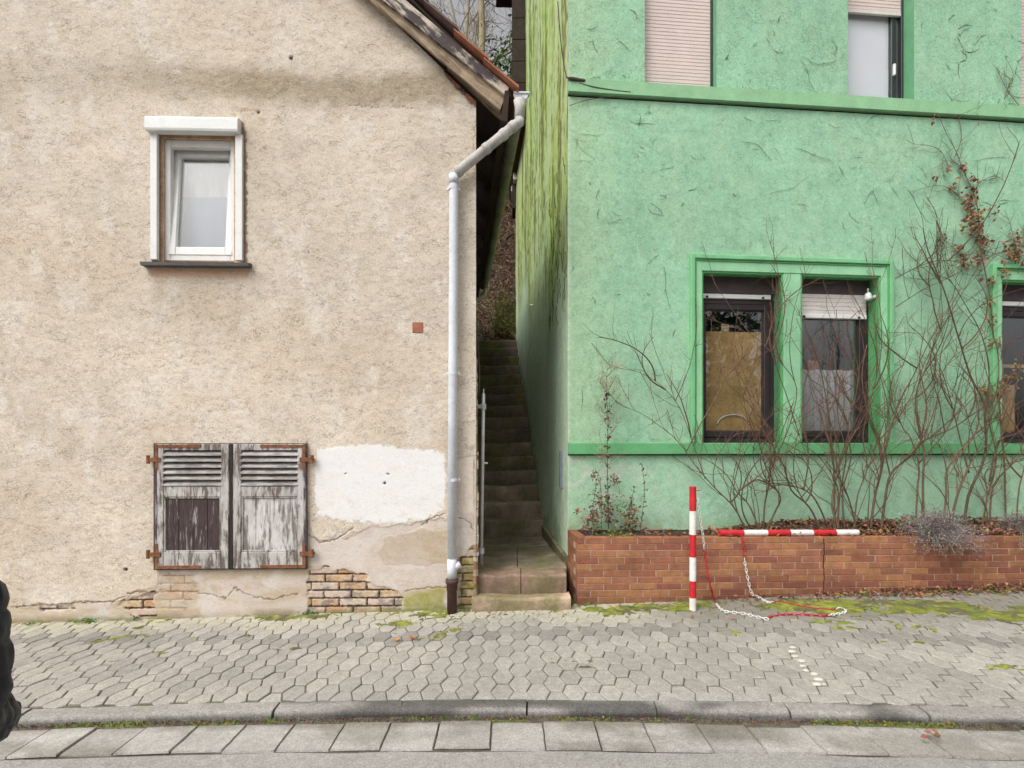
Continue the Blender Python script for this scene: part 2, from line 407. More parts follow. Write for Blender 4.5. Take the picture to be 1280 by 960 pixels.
# ================================================================== GROUND
def build_ground():
    # big terrain sheet
    mb = MB(); mb.cur = (.10, .10, .05)
    for (x0, x1, y0, y1) in [(-90, 90, -90, -5.6), (-90, -9, -5.6, 60), (13, 90, -5.6, 60)]:
        mb.quad((x0, y0, -.42), (x1, y0, -.42), (x1, y1, -.42), (x0, y1, -.42))
    mb.quad((8, 6.6, -.05), (60, 6.6, -.05), (60, 14, -.05), (8, 14, -.05)); mb.quad((-60, 6.3, -.2), (-6.9, 6.3, -.2), (-6.9, 14, -.2), (-60, 14, -.2))
    tag(mb.build('terrain', MAT['hill']), kind='structure')
    # bed under the pavers
    xs = np.arange(-9, 13.01, .06); ts = np.arange(-.02, 3.2, .03)
    X, T = np.meshgrid(xs, ts); Y = yk(X) + T
    Z = ground(X, Y) - .012 + .012 * (fbm(X * 6, T * 6, 3, 5) - .5)
    mo = fbm(X * 1.3, T * 2.2, 4, 31)
    c = np.broadcast_to(np.array((.125, .105, .08)), (*X.shape, 3)).copy()
    wallside = sstep(1.0, 1.9, T)
    c = mixc(c, (.115, .13, .03), np.clip(sstep(.42, .60, mo) * (.25 + .75 * wallside), 0, 1))
    grid_o = grid_mesh('pavement_bed', np.stack([X, Y, Z], -1), np.ones((len(ts) - 1, len(xs) - 1), bool), MAT['joint'], None, {'col': c})
    tag(grid_o, kind='structure')
    # hexagonal pavers
    w, hh = .168, .232
    mb = MB()
    nc = int(22 / (.75 * w))
    for ci in range(nc):
        cx = -9 + ci * .75 * w
        for ri in range(-1, 14):
            ct = ri * hh + (hh / 2 if ci % 2 else 0) + .02
            def warp(x, t):
                return (x + .03 * (float(vnoise(x * .9, t * 1.1, 3)) - .5) + .012 * (float(vnoise(x * 4, t * 4, 8)) - .5),
                        t + .05 * (float(vnoise(x * .7, t * .8, 4)) - .5) + .014 * (float(vnoise(x * 4, t * 4, 9)) - .5))
            raw = [(cx + w / 2, ct), (cx + w / 4, ct + hh / 2), (cx - w / 4, ct + hh / 2), (cx - w / 2, ct), (cx - w / 4, ct - hh / 2), (cx + w / 4, ct - hh / 2)]
            raw = [warp(*q) for q in raw]
            if max(q[1] for q in raw) < .05: continue
            raw = [(q[0], max(q[1], .004)) for q in raw]
            # trim against the houses
            ymid = float(yk(cx)) + ct
            if cx < -.42 and ymid > 5.80 + .03 * (cx + .375): continue
            if -.42 <= cx < .70 and ymid > 5.74: continue
            if cx >= .70 and ymid > 5.86 + .09 * (cx - .69): continue
            mx = sum(q[0] for q in raw) / 6; mt = sum(q[1] for q in raw) / 6
            def ins(g):
                out = []
                for q in raw:
                    dx, dt = q[0] - mx, q[1] - mt; k = 1 - g / (w * .5); kt = 1 - (g * 1.5) / (hh * .5)
                    out.append((mx + dx * k, mt + dt * kt))
                return out
            g = .0024 + .0034 * random.random() ** 2
            dz = random.gauss(0, .0022); sx = random.gauss(0, .010); st = random.gauss(0, .010)
            lay = []
            for q, zz in ((ins(g), -.025), (ins(g), -.005), (ins(g + .007), 0)):
                for x, t in q:
                    y = float(yk(x)) + t
                    lay.append((x, y, float(ground(x, y)) + zz + dz + sx * (x - mx) + st * (t - mt)))
            y = float(yk(mx)) + mt
            # concrete colour: warm grey, lichen-yellow along the beige house, greyer mid strip
            b = .315 + .035 * (random.random() - .5) + .09 * (float(fbm(mx * .8, mt * 1.6, 3, 12)) - .5)
            if random.random() < .06: b *= .90
            col = np.array((b * 1.05, b * .97, b * .865)) * (.86 + .28 * float(fbm(mx * 1.7, mt * 3, 4, 13))) * (1 + .09 * (random.random() - .5))
            lich = float(sstep(1.35, 1.85, mt + .25 * (vnoise(mx * 1.3, mt, 6) - .5))) * float(sstep(2.3, 1.0, mx))
            col = col + (np.array((.45, .425, .315)) - col) * .75 * lich
            dirt = float(sstep(1.25, 1.75, mt - .05 * mx)) * float(sstep(1.0, 2.0, mx))
            col = col + (np.array((.17, .155, .12)) - col) * .62 * dirt
            wet = float(sstep(.18, .0, abs(mt - 1.25 - .1 * math.sin(mx)))) * .30
            col = col * (1 - wet)
            mb.cur = tuple(col)
            fs = [(12, 13, 14, 15, 16, 17)]
            for k in range(6):
                j = (k + 1) % 6
                fs.append((k, j, 6 + j, 6 + k)); fs.append((6 + k, 6 + j, 12 + j, 12 + k))
            mb._add(lay, fs)
    tag(mb.build('pavement', MAT['paver']), kind='structure')
    # kerb stones
    prof = [(0, -.03), (0, 0.0), (-.006, .003), (-.05, .001), (-.096, -.003), (-.112, -.009), (-.122, -.020), (-.128, -.036), (-.132, -.10)]
    mb = MB(); x = -9.3; L = .855
    while x < 13:
        x0, x1 = x + .005, x + L - .005; sk = random.uniform(-.01, .012); n = 14; rows = []
        tz = random.gauss(0, .003)
        base = len(mb.v)
        for i in range(n + 1):
            f = i / n; xx = x0 + (x1 - x0) * f
            for (t, z) in prof:
                xs_ = xx + sk * (t / .136)
                y = float(yk(xs_)) + t - .004; zz = float(ground(xs_, yk(xs_))) + z + tz + .0025 * (float(fbm(xs_ * 9, t * 20, 3, 3)) - .5)
                stain = float(sstep(.52, .64, fbm(xs_ * 1.15 + 3.1, t * 3, 3, 77)))
                b = np.array((.285, .268, .245)) * (1 + .25 * (float(fbm(xs_ * 5, t * 12, 3, 5)) - .5))
                b = b * (1 - .62 * stain)
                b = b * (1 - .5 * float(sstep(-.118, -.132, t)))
                mb.v.append((xs_, y, zz)); mb.c.append(tuple(b))
        m = len(prof)
        for i in range(n):
            for k in range(m - 1):
                a = base + i * m + k; mb.f.append((a, a + 1, a + m + 1, a + m)); mb.m.append(0)
        mb.f.append(tuple(base + k for k in range(m))[::-1]); mb.m.append(0)
        mb.f.append(tuple(base + n * m + k for k in range(m))); mb.m.append(0)
        x += L
    tag(mb.build('kerb', MAT['kerb']), kind='structure')
    # dirt channel under the gutter slabs
    xs = np.arange(-9, 13.01, .03); ts = np.arange(-.62, -.09, .02)
    X, T = np.meshgrid(xs, ts); Y = yk(X) + T
    Z = ground(X, yk(X)) - .066 + .014 * (fbm(X * 9, T * 14, 4, 51) - .5)
    Z = np.where(T > -.19, Z + .022 * fbm(X * 6, T * 20, 3, 21), Z)
    g = sstep(.5, .62, fbm(X * 2.4, T * 9, 4, 61)) * sstep(-.24, -.16, T)
    c = np.broadcast_to(np.array((.105, .09, .07)), (*X.shape, 3)).copy()
    c = mixc(c, (.12, .15, .035), g * .8)
    tag(grid_mesh('gutter_bed', np.stack([X, Y, Z], -1), np.ones((len(ts) - 1, len(xs) - 1), bool), MAT['joint'], None, {'col': c}), kind='structure')
    mb = MB(); x = -9.2; L = .322
    while x < 13:
        l = L * random.uniform(.94, 1.08); x0, x1 = x + .0025, x + l - .0025 - .004 * random.random() ** 2
        t0, t1 = -.196 + random.uniform(-.010, .006), -.512 + random.uniform(-.012, .008)
        if 1.30 < x < 1.62: t0 = -.235
        dz = random.gauss(0, .0025); sx = random.gauss(0, .008); FX = [0, .015, .12, .3, .5, .7, .88, .985, 1]; b = .37 * random.uniform(.92, 1.02) * random.uniform(.90, 1.06)
        nx, nt = 8, 8; base = len(mb.v)
        for i in range(nx + 1):
            for k in range(nt + 1):
                fx, ft = FX[i], FX[k]
                xx = x0 + (x1 - x0) * fx; t = t0 + (t1 - t0) * ft
                edge = min(fx, 1 - fx) * (x1 - x0); edge2 = min(ft, 1 - ft) * abs(t1 - t0); e = min(edge, edge2)
                wob = .006 * (float(vnoise(xx * 22, t * 22, 41)) - .5) * (1 if e < .006 else 0)
                zz = float(ground(xx, yk(xx))) - .052 + dz + sx * (xx - x0) + .003 * (float(fbm(xx * 7, t * 7, 2, 4)) - .5) - (.012 if e < .002 else 0)
                dirt = float(sstep(.50, .64, fbm(xx * 1.9 + 5, t * 5, 4, 91))) * .55 + .6 * float(sstep(-.27, -.19, t + .05 * (float(fbm(xx * 3, t * 2, 3, 95)) - .5))) + .7 * float(sstep(.45, .15, abs(xx - 1.42))) * float(sstep(.42, .6, fbm(xx * 3, t * 6, 3, 96)))
                col = np.array((b * 1.02, b * .965, b * .89)); col = col + (np.array((.17, .15, .12)) - col) * min(dirt, .8)
                mb.v.append((xx + wob, float(yk(xx)) + t + wob, zz)); mb.c.append(tuple(col))
        for i in range(nx):
            for k in range(nt):
                a = base + i * (nt + 1) + k
                mb.f.append((a, a + 1, a + nt + 2, a + nt + 1)); mb.m.append(0)
        x += l
    tag(mb.build('gutter_strip', MAT['gutter_slab'], smooth=False), kind='structure')
    # road
    xs = np.concatenate([np.linspace(-60, -10, 12), np.arange(-9, 13, .12), np.linspace(14, 60, 12)]); ts = np.concatenate([np.arange(0, 1.6, .05), np.linspace(1.7, 8.7, 12)])
    X, T = np.meshgrid(xs, ts); Y = yk(X) - .538 - T + .02 * (vnoise(X * 3, T * 0, 5) - .5) * (T < .01)
    Z = ground(X, yk(X)) - .056 + .008 * (fbm(X * 1.5, T * 1.5, 3, 14) - .5) + .02 * np.minimum(T, 3) / 3
    tag(grid_mesh('road', np.stack([X, Y, Z], -1), np.ones((len(ts) - 1, len(xs) - 1), bool), MAT['asphalt'], None), kind='structure')
build_ground()

# ================================================================== BEIGE HOUSE
beige = empty('beige_house', (-.375, 5.67, 0), 'weathered beige roughcast house with grey shutters and a peeling gable verge', 'house')
cA0, cZ0 = LF.az(597, 127); cA1, cZ1 = LF.az(463, 0)
SL = (cZ1 - cZ0) / (cA1 - cA0)
def verge_z(a): return cZ0 + SL * (a - cA0)
def coords(parts, specials):
    arr = np.unique(np.round(np.concatenate(parts), 5))
    for s_ in specials: arr[np.argmin(abs(arr - s_))] = s_
    return np.sort(arr)
WA0, WA1 = LF.a(190), LF.a(303); WZ0, WZ1 = LF.z(245, 328), LF.z(245, 159)
def beige_front():
    A = coords([np.arange(-7, -5.5, .06), np.arange(-5.5, .0001, .009), [0]], [WA0, WA1])
    Zs = coords([np.arange(-.3, 1.75, .008), np.arange(1.75, 7.0, .014), np.arange(7.0, 10.2, .1)], [WZ0, WZ1])
    a, z = np.meshgrid(A, Zs); U, V = LF.uv(a, z)
    zm = verge_z(a)
    Un = U + 7 * (fbm(U / 16, V / 16, 4, 1) - .5) * 2; Vn = V + 7 * (fbm(U / 16, V / 16, 4, 2) - .5) * 2
    Uf = U + 3 * (fbm(U / 5, V / 5, 3, 3) - .5) * 2; Vf = V + 3 * (fbm(U / 5, V / 5, 3, 4) - .5) * 2
    base = np.array((.665, .59, .50))
    c = np.broadcast_to(base, (*a.shape, 3)).copy()
    big = fbm(U / 150, V / 90, 4, 6); c *= (1 + .34 * (big - .5))[..., None]; c *= (1 + .22 * (fbm(U / 34, V / 24, 4, 7) - .5))[..., None]
    c = mixc(c, (.73, .67, .595), sstep(.48, .70, fbm(U / 60, V / 120, 4, 9)) * .7)                   # pale streaks
    c = mixc(c, (.60, .50, .385), sstep(.5, .72, fbm(U / 110, V / 110, 4, 19)) * .45)                  # warm patches
    c = mixc(c, (.68, .61, .52), sstep(140, 40, V) * .35)
    rgh = np.ones(a.shape)
    c = mixc(c, (.74, .69, .63), sstep(.58, .72, fbm(U / 22, V / 40, 4, 8)) * .55); c = mixc(c, (.50, .44, .36), sstep(.56, .72, fbm(U / 45, V / 30, 5, 10)) * .25)
    # old damp band below the gable
    line = 96 + 14 * sstep(250, 430, U) - 10 * sstep(430, 600, U) + 10 * (fbm(U / 60, V * 0, 3, 22) - .5) * 2
    band = np.exp(-(np.abs(Vn - line - 4) / (20 + 12 * sstep(300, 60, U))) ** 2.6) * (.35 + .65 * sstep(120, 330, U))
    band *= .65 + .7 * fbm(U / 40, V / 20, 3, 23)
    c = mixc(c, (.36, .30, .215), np.clip(band * 1.0, 0, .88))
    d2 = np.exp(-((Vn - 128) / 5) ** 2) * sstep(320, 450, U) * sstep(.45, .6, fbm(U / 50, V / 30, 3, 24)); c = mixc(c, (.30, .25, .18), d2 * .5)
    # darker dirt under the sill and faint runs
    run = sstep(187, 194, U) * sstep(312, 304, U) * sstep(335, 350, V) * sstep(480, 352, V) * fbm(U / 9, V / 120, 3, 26)
    c = mixc(c, (.40, .33, .24), run * .45)
    # bare brown patch round the window
    wb = poly_sd(Uf * .25 + U * .75, Vf * .25 + V * .75, [(187, 330), (311, 330), (311, 347), (187, 347)])
    c = mixc(c, (.60, .42, .31), sstep(-.8, .8, wb)); rgh = np.where(wb > 0, .35, rgh)
    ws = poly_sd(Uf, V, [(302, 150), (308, 165), (309, 330), (302, 330)])
    c = mixc(c, (.20, .12, .07), sstep(-.6, .8, ws) * .85)
    h = .0032 * (fbm(a * 16, z * 24, 4, 33) - .5) * 2 + .008 * (fbm(a * 2, z * 2, 3, 34) - .5)
    # horizontal crack at mid height (old floor line)
    # smooth bare plaster at the foot of the wall
    foot = [(-200, 752), (40, 758), (98, 752), (143, 752), (165, 741), (195, 738), (196, 705), (380, 705), (383, 640), (392, 672), (405, 676), (420, 668), (432, 672), (470, 656), (520, 655), (558, 650), (572, 640), (572, 575), (592, 572), (610, 575), (610, 820), (-200, 820)]
    pf = poly_sd(Un, Vn, foot); m = sstep(-.7, .9, pf)
    smooth = np.array((.60, .53, .475)) * (1 + .22 * (fbm(U / 30, V / 22, 4, 41) - .5))[..., None]
    smooth = mixc(smooth, (.50, .40, .28), sstep(.48, .66, fbm(U / 45, V / 14, 4, 42)) * .7)
    smooth = mixc(smooth, (.66, .62, .59), sstep(.52, .68, fbm(U / 26, V / 26, 4, 43)) * .7)
    c = c + (smooth - c) * m[..., None]; rgh = rgh * (1 - .75 * m); h = h * (1 - .55 * m) - .006 * m
    # brown old-coat patch and pale one
    pb = poly_sd(Un, Vn, [(470, 688), (487, 672), (508, 664), (548, 664), (560, 668), (560, 704), (520, 706), (480, 702)])
    c = mixc(c, (.47, .375, .275), sstep(-2, 3, pb) * .55); h = h + .003 * sstep(-1, 1, pb)
    pp = poly_sd(Un, Vn, [(392, 680), (420, 664), (450, 672), (452, 700), (420, 702), (392, 706)]); c = mixc(c, (.66, .60, .57), sstep(-2, 2, pp) * .7)
    # hairline cracks
    def crack(pts, wd=.8, dep=.006):
        nonlocal c, h
        d = np.full(U.shape, 1e9)
        for (x0, y0), (x1, y1) in zip(pts[:-1], pts[1:]):
            ex, ey = x1 - x0, y1 - y0; t = np.clip(((Uf - x0) * ex + (Vf - y0) * ey) / (ex * ex + ey * ey), 0, 1)
            d = np.minimum(d, np.hypot(Uf - x0 - t * ex, Vf - y0 - t * ey))
        mm = sstep(wd + .5, wd - .4, d); c = mixc(c, (.17, .125, .09), mm * .8); h = h - dep * mm
    crack([(20, 759), (60, 756), (100, 753), (140, 752), (162, 742), (196, 740)]); crack([(385, 668), (400, 678), (418, 676), (430, 668), (440, 660)])
    crack([(528, 656), (545, 645), (556, 641)]); crack([(573, 648), (585, 652), (592, 664)]); crack([(200, 738), (260, 742), (282, 748), (292, 735), (310, 744), (340, 750), (372, 742)], .6)
    crack([(505, 740), (530, 736), (556, 735)], .6); crack([(430, 130), (470, 134), (500, 133), (520, 136)], .4, .003); crack([(594, 150), (592, 180), (594, 215)], .4, .003)
    # white painted patch
    wp = poly_sd(Uf, Vf, [(397, 563), (402, 561), (436, 558), (456, 555), (476, 556), (520, 562), (546, 562), (555, 568), (557, 590), (556, 634), (548, 642), (530, 650), (500, 655), (450, 654), (415, 650), (396, 646), (393, 620), (394, 585)])
    wp = wp - 5 * sstep(.5, .7, fbm(U / 7, V / 5, 4, 53)) * sstep(610, 650, V)
    mw = sstep(-.8, 1.4, wp) * (1 - .5 * sstep(.60, .75, fbm(U / 10, V / 6, 4, 52)) * sstep(600, 655, V))
    c = mixc(c, (.79, .79, .795), mw); rgh = rgh * (1 - .95 * mw); h = h * (1 - .8 * mw) + .001 * mw
    wr = poly_sd(Uf, Vf, [(572, 570), (591, 571), (592, 640), (572, 640)]); c = mixc(c, (.70, .63, .56), sstep(-1, 1, wr) * .8)
    for (hu, hv, hr) in [(481, 604, 1.6), (432, 592, .9), (486, 593, .9), (364, 72, 2.4), (323, 140, 1.8), (157, 712, 2.2), (484, 592, .8)]:
        dd = np.hypot(U - hu, V - hv); mm = sstep(hr + .5, hr - .5, dd); c = mixc(c, (.06, .045, .035), mm * .92); h = h - .018 * mm
    # exposed bricks
    bh, bl = .0835, .285
    row = np.floor((z - .018) / bh); ax = a + (row % 2) * bl / 2 + .03 * (_hash(row, row * 0, 5) - .5)
    colm = np.floor(ax / bl); fz = (z - .018) / bh - row; fx = ax / bl - colm
    ed = np.minimum(np.minimum(fz, 1 - fz) * bh, np.minimum(fx, 1 - fx) * bl) + .014 * (fbm(a * 34, z * 34, 3, 61) - .5)
    face = sstep(.004, .010, ed); rnd = _hash(colm, row, 66); rnd2 = _hash(colm, row, 67)
    bc = np.array((.50, .285, .165)) + (np.array((.55, .42, .25)) - np.array((.50, .285, .165))) * rnd[..., None]
    bc = mixc(bc, (.58, .46, .40), sstep(.62, .66, rnd2)); bc = mixc(bc, (.24, .21, .20), sstep(.60, .70, fbm(a * 9, z * 14, 3, 68)) * .8)
    bc = mixc(bc, (.56, .47, .39), sstep(.56, .66, fbm(a * 11 + 3, z * 16, 4, 72)) * .75)
    bc = bc * (1 + .5 * (fbm(a * 40, z * 40, 3, 69) - .5))[..., None]
    bc = mixc(np.broadcast_to(np.array((.085, .062, .045)), bc.shape), (1, 1, 1), np.zeros(a.shape)) * (1 - face[..., None]) + bc * face[..., None]
    b1 = poly_sd(Un, Vn, [(384, 714), (398, 712), (403, 705), (412, 706), (414, 713), (440, 713), (460, 718), (458, 727), (478, 731), (494, 736), (502, 748), (499, 775), (384, 775)])
    b2 = poly_sd(Un, Vn, [(172, 746), (193, 742), (193, 772), (176, 772), (158, 762), (146, 758), (152, 748)])
    b3 = poly_sd(Un, Vn, [(573, 702), (582, 690), (600, 680), (604, 780), (573, 780)])
    b4 = poly_sd(Un, Vn, [(48, 757), (92, 757), (92, 764), (48, 764)])
    mbk = np.clip(sstep(-.6, .6, b1) + sstep(-.6, .6, b2) + sstep(-.6, .6, b3) + .9 * sstep(-.6, .6, b4), 0, 1)
    wash = poly_sd(Un, Vn, [(197, 712), (240, 712), (250, 735), (236, 762), (205, 765), (197, 760)]) ; mws = sstep(-4, 6, wash) * .8
    bcw = bc * .7 + np.array((.58, .50, .38)) * .3
    c = c + (bcw - c) * (mws * (.35 + .65 * sstep(.42, .55, fbm(U / 14, V / 10, 3, 71))))[..., None]
    h = h - .006 * mws * (1 - face)
    c = c + (bc - c) * mbk[..., None]; rgh = rgh * (1 - .5 * mbk)
    h = h * (1 - mbk) + mbk * (-.014 - .020 * (1 - face) + .004 * (rnd - .5))
    # moss and damp at the foot
    mo = poly_sd(Un, Vn, [(500, 745), (520, 738), (558, 735), (560, 775), (500, 775)]); c = mixc(c, (.30, .31, .055), sstep(-3, 7, mo) * (.5 + .5 * fbm(U / 6, V / 6, 3, 81)))
    mo2 = poly_sd(Un, Vn, [(570, 700), (600, 690), (602, 775), (570, 775)]); c = mixc(c, (.21, .20, .05), sstep(-2, 6, mo2) * (.2 + .6 * sstep(.4, .6, fbm(U / 7, V / 7, 3, 82))))
    gl = ground(LF.o[0] + LF.d[0] * a, LF.o[1] + LF.d[1] * a)
    foot_d = sstep(.10, .0, z - gl) * (.35 + .65 * sstep(.4, .6, fbm(U / 30, V / 9, 3, 83))); c = mixc(c, (.22, .185, .12), foot_d * .75)
    fm = sstep(.045, .0, z - gl) * sstep(.45, .6, fbm(U / 24, V / 9, 3, 84)); c = mixc(c, (.16, .19, .04), fm * .8)
    # plaster fallen off under the verge, brick-red patch
    tri = poly_sd(Uf, Vf, [(548, 72), (568, 84), (585, 100), (604, 112), (604, 140), (588, 127), (568, 106), (556, 92)])
    mt = sstep(-.6, .6, tri); c = mixc(c, (.37, .15, .10), mt); c = mixc(c, (.08, .05, .04), mt * sstep(.55, .65, fbm(U / 7, V / 7, 3, 85))); h = h - .022 * mt
    keep_z = z < zm + .001
    zc = np.minimum(z, zm)
    PTS = np.zeros((*a.shape, 3))
    PTS[..., 0] = LF.o[0] + LF.d[0] * a + LF.n[0] * h; PTS[..., 1] = LF.o[1] + LF.d[1] * a + LF.n[1] * h; PTS[..., 2] = zc
    am = (A[:-1] + A[1:]) / 2; zmid = (Zs[:-1] + Zs[1:]) / 2
    hole = ((am[None] > WA0) & (am[None] < WA1) & (zmid[:, None] > WZ0) & (zmid[:, None] < WZ1))
    keep = (keep_z[:-1, :-1] | keep_z[:-1, 1:]) & ~hole
    grid_mesh('front_wall', PTS, keep, MAT['render'], beige, {'col': c, 'rgh': rgh})
beige_front()

SWD = Vector((-.107, 1, 0)).normalized()           # direction of the alley side of the beige house
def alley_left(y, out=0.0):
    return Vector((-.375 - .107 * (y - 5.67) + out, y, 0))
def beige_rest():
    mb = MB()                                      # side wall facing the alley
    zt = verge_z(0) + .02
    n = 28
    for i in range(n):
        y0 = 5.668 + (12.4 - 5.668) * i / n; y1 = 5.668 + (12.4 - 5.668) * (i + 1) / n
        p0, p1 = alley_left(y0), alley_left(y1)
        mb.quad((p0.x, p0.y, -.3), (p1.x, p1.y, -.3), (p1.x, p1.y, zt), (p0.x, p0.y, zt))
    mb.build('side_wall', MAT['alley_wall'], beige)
    # broken edge of the plaster on the corner
    mb = MB(); mb.cur = (.50, .38, .26); mb.smooth = True
    z = .0
    while z < 2.55:
        hh = random.uniform(.03, .09); col = random.choice([(.50, .40, .29), (.42, .24, .14), (.55, .47, .38), (.36, .31, .2), (.24, .24, .07)] if z < .9 else [(.56, .47, .36), (.50, .41, .3), (.42, .28, .18)])
        mb.cur = col; wdt = random.uniform(.006, .028) * (1 if z < 1.6 else .6)
        p = LF.p(0, z, 0)
        q = [LF.p(-.03, z, -.004), LF.p(wdt, z + random.uniform(-.01, .01), -.012), LF.p(wdt * random.uniform(.6, 1.1), z + hh, -.012), LF.p(-.03, z + hh, -.004),
             LF.p(-.03, z, -.16), LF.p(wdt, z, -.16), LF.p(wdt, z + hh, -.16), LF.p(-.03, z + hh, -.16)]
        mb.hexa(q); z += hh + .004
    mb.build('broken_plaster_edge', MAT['stone_step'], beige)
    # ---- roof: slab following the gable slope and running back along the alley
    eA, eZ = LF.az(640, 111, .22)                  # eave tip
    oF = .22
    rA = -6.2
    ph = lambda a, o, dz=0: LF.p(a, verge_z(a) + dz, o)
    tslope = (eZ - (verge_z(rA) + .42)) / (eA - rA)
    def topz(a): return eZ + tslope * (a - eA)
    def back(p, L=7.0): return p + SWD * L
    mb = MB()
    def slab(a0, a1, dz0, dz1, o, L):
        f = [LF.p(a0, topz(a0) + dz0, o), LF.p(a1, topz(a1) + dz0, o), LF.p(a1, topz(a1) + dz1, o), LF.p(a0, topz(a0) + dz1, o)]
        mb.hexa(f + [back(q, L) for q in f])
    slab(rA, eA - .01, -.055, -.02, oF - .06, 7.0)
    mb.build('roof_boarding', MAT['dark_wood'], beige)
    # tiles: stepped courses, each course a row of tiles; the first column shows at the verge
    mb = MB(); k = 0; a = eA + .05; cl = .30
    while a > rA:
        a0 = a - cl - .05
        for j in range(30):
            o = oF + .02 - j * .235
            if j > 9 and k > 12: break
            sh = random.uniform(-.006, .006)
            t = .5 + .5 * random.random()
            old = (k > 1) if j < 3 else random.random() < (.55 if k > 1 else .15)
            mb.cur = tuple(np.array((.12, .078, .072) if old else (.29, .12, .07)) * (.7 + .6 * t))
            za, zb = topz(a) + .060 + sh, topz(a0) + .004 + sh
            f = [LF.p(a0, zb - .002, 0), LF.p(a, za - .016, 0), LF.p(a, za + .012, 0), LF.p(a0, zb + .014, 0)]
            s0 = Vector((LF.n[0], LF.n[1], 0)) * o; s1 = SWD * 0
            q0 = [p_ + Vector((-SWD.x * o, -SWD.y * o, 0)) for p_ in f]; q1 = [p_ + Vector((-SWD.x * (o - .23), -SWD.y * (o - .23), 0)) for p_ in f]
            mb.hexa(q0 + q1)
        a -= cl; k += 1
    mb.build('roof_tiles', MAT['tile'], beige)
    # verge boards (lower brown board, upper flaking board), each with a small gap between
    def vboard(name, u0v0, u1v1, u2v2, u3v3, o0, o1, mat):
        A = [LF.az(*q, o1) for q in (u0v0, u1v1, u2v2, u3v3)]      # bottom-right, top-right, top-left, bottom-left
        # extend to the left along the slope
        def ext(pr, pl):
            t = (rA - pr[0]) / (pl[0] - pr[0]); return (rA, pr[1] + (pl[1] - pr[1]) * t)
        br, tr, tl, bl = A; tl = ext(tr, tl); bl = ext(br, bl)
        mb = MB(); n = 40
        for i in range(n):
            f0, f1 = i / n, (i + 1) / n
            lerp = lambda p, q, f: (p[0] + (q[0] - p[0]) * f, p[1] + (q[1] - p[1]) * f)
            w0 = .004 * math.sin(i * 1.7); w1 = .004 * math.sin((i + 1) * 1.7)
            c0, c1, d0, d1 = lerp(bl, br, f0), lerp(bl, br, f1), lerp(tl, tr, f0), lerp(tl, tr, f1)
            q = [LF.p(c0[0], c0[1] + w0, o1), LF.p(c1[0], c1[1] + w1, o1), LF.p(d1[0], d1[1], o1), LF.p(d0[0], d0[1], o1)]
            q += [LF.p(c0[0], c0[1] + w0, o0), LF.p(c1[0], c1[1] + w1, o0), LF.p(d1[0], d1[1], o0), LF.p(d0[0], d0[1], o0)]
            mb.hexa(q)
        return mb.build(name, mat, beige)
    vboard('verge_board', (625, 137), (632, 119), (478, 0), (463, 0), .09, .125, MAT['board'])
    vboard('verge_board', (633, 119), (636, 109), (507, 0), (479, 0), .13, .165, MAT['board_flake'])
    vboard('verge_soffit', (626, 131), (632, 121), (480, 0), (473, 0), -.01, .088, MAT['dark_wood'])
    # eave: dark end board, rafter feet, boards between
    mb = MB()
    q = [LF.az(631, 113, .17), LF.az(637, 113, .17), LF.az(634, 152, .17), LF.az(626, 150, .17)]
    f = [LF.p(q[3][0], q[3][1], .17), LF.p(q[2][0], q[2][1], .17), LF.p(q[1][0], q[1][1], .17), LF.p(q[0][0], q[0][1], .17)]
    mb.hexa(f + [back(p_, 6.9) for p_ in f])
    mb.build('eave_board', MAT['dark_wood'], beige)
    y = 5.72; i = 0
    while y < 12.2:
        mb = MB(); w = .10
        base = SWD * ((y - 5.67) / SWD.y)
        a_in, a_out = -.30, eA - .10
        f = []
        for (aa, dz) in ((a_in, -.20), (a_out, -.20), (a_out, -.06), (a_in, -.06)):
            f.append(LF.p(aa, topz(aa) + dz, 0) + base)
        mb.hexa(f + [p_ + SWD * w for p_ in f])
        mb.build('rafter', MAT['board'] if i == 0 else MAT['dark_wood'], beige)
        y += .85; i += 1
    # ---- gutter and rainwater pipe
    g0 = P(651, 117, 5.53); mb = MB(); R = .072; n = 9
    ring = []
    prof = [(R * math.cos(math.pi + math.pi * k / n), R * math.sin(math.pi + math.pi * k / n)) for k in range(n + 1)]
    prof_in = [(x * .93, zz * .93) for x, zz in prof]
    for L in (0, 2, 4, 6.62):
        b = g0 + SWD * L - Vector((0, 0, .004 * L))
        ring.append([b + Vector((x, 0, zz)) for x, zz in prof] + [b + Vector((x, 0, zz)) for x, zz in prof_in[::-1]])
    M = len(ring[0])
    for r0, r1 in zip(ring[:-1], ring[1:]):
        for k in range(M): j = (k + 1) % M; mb.quad(r0[k], r0[j], r1[j], r1[k])
    gut = mb.build('gutter', MAT['gutter'], beige, True)
    mb = MB(); b = g0 + Vector((0, -.004, 0))
    mb._add([b] + [b + Vector((x * 1.05, 0, zz * 1.05)) for x, zz in prof] + [b + Vector((x * 1.05, .05, zz * 1.05)) for x, zz in prof],
            [tuple([0] + list(range(1, n + 2)))] + [(1 + k, 1 + n + 1 + k, 2 + n + 1 + k, 2 + k) for k in range(n)])
    mb.pbox(LF, (b.x + .375) / LF.d[0] - .078, (b.x + .375) / LF.d[0] + .085, b.z - .002, b.z + .014, .10, .17)
    mb.build('end_cap', MAT['zinc'], gut)
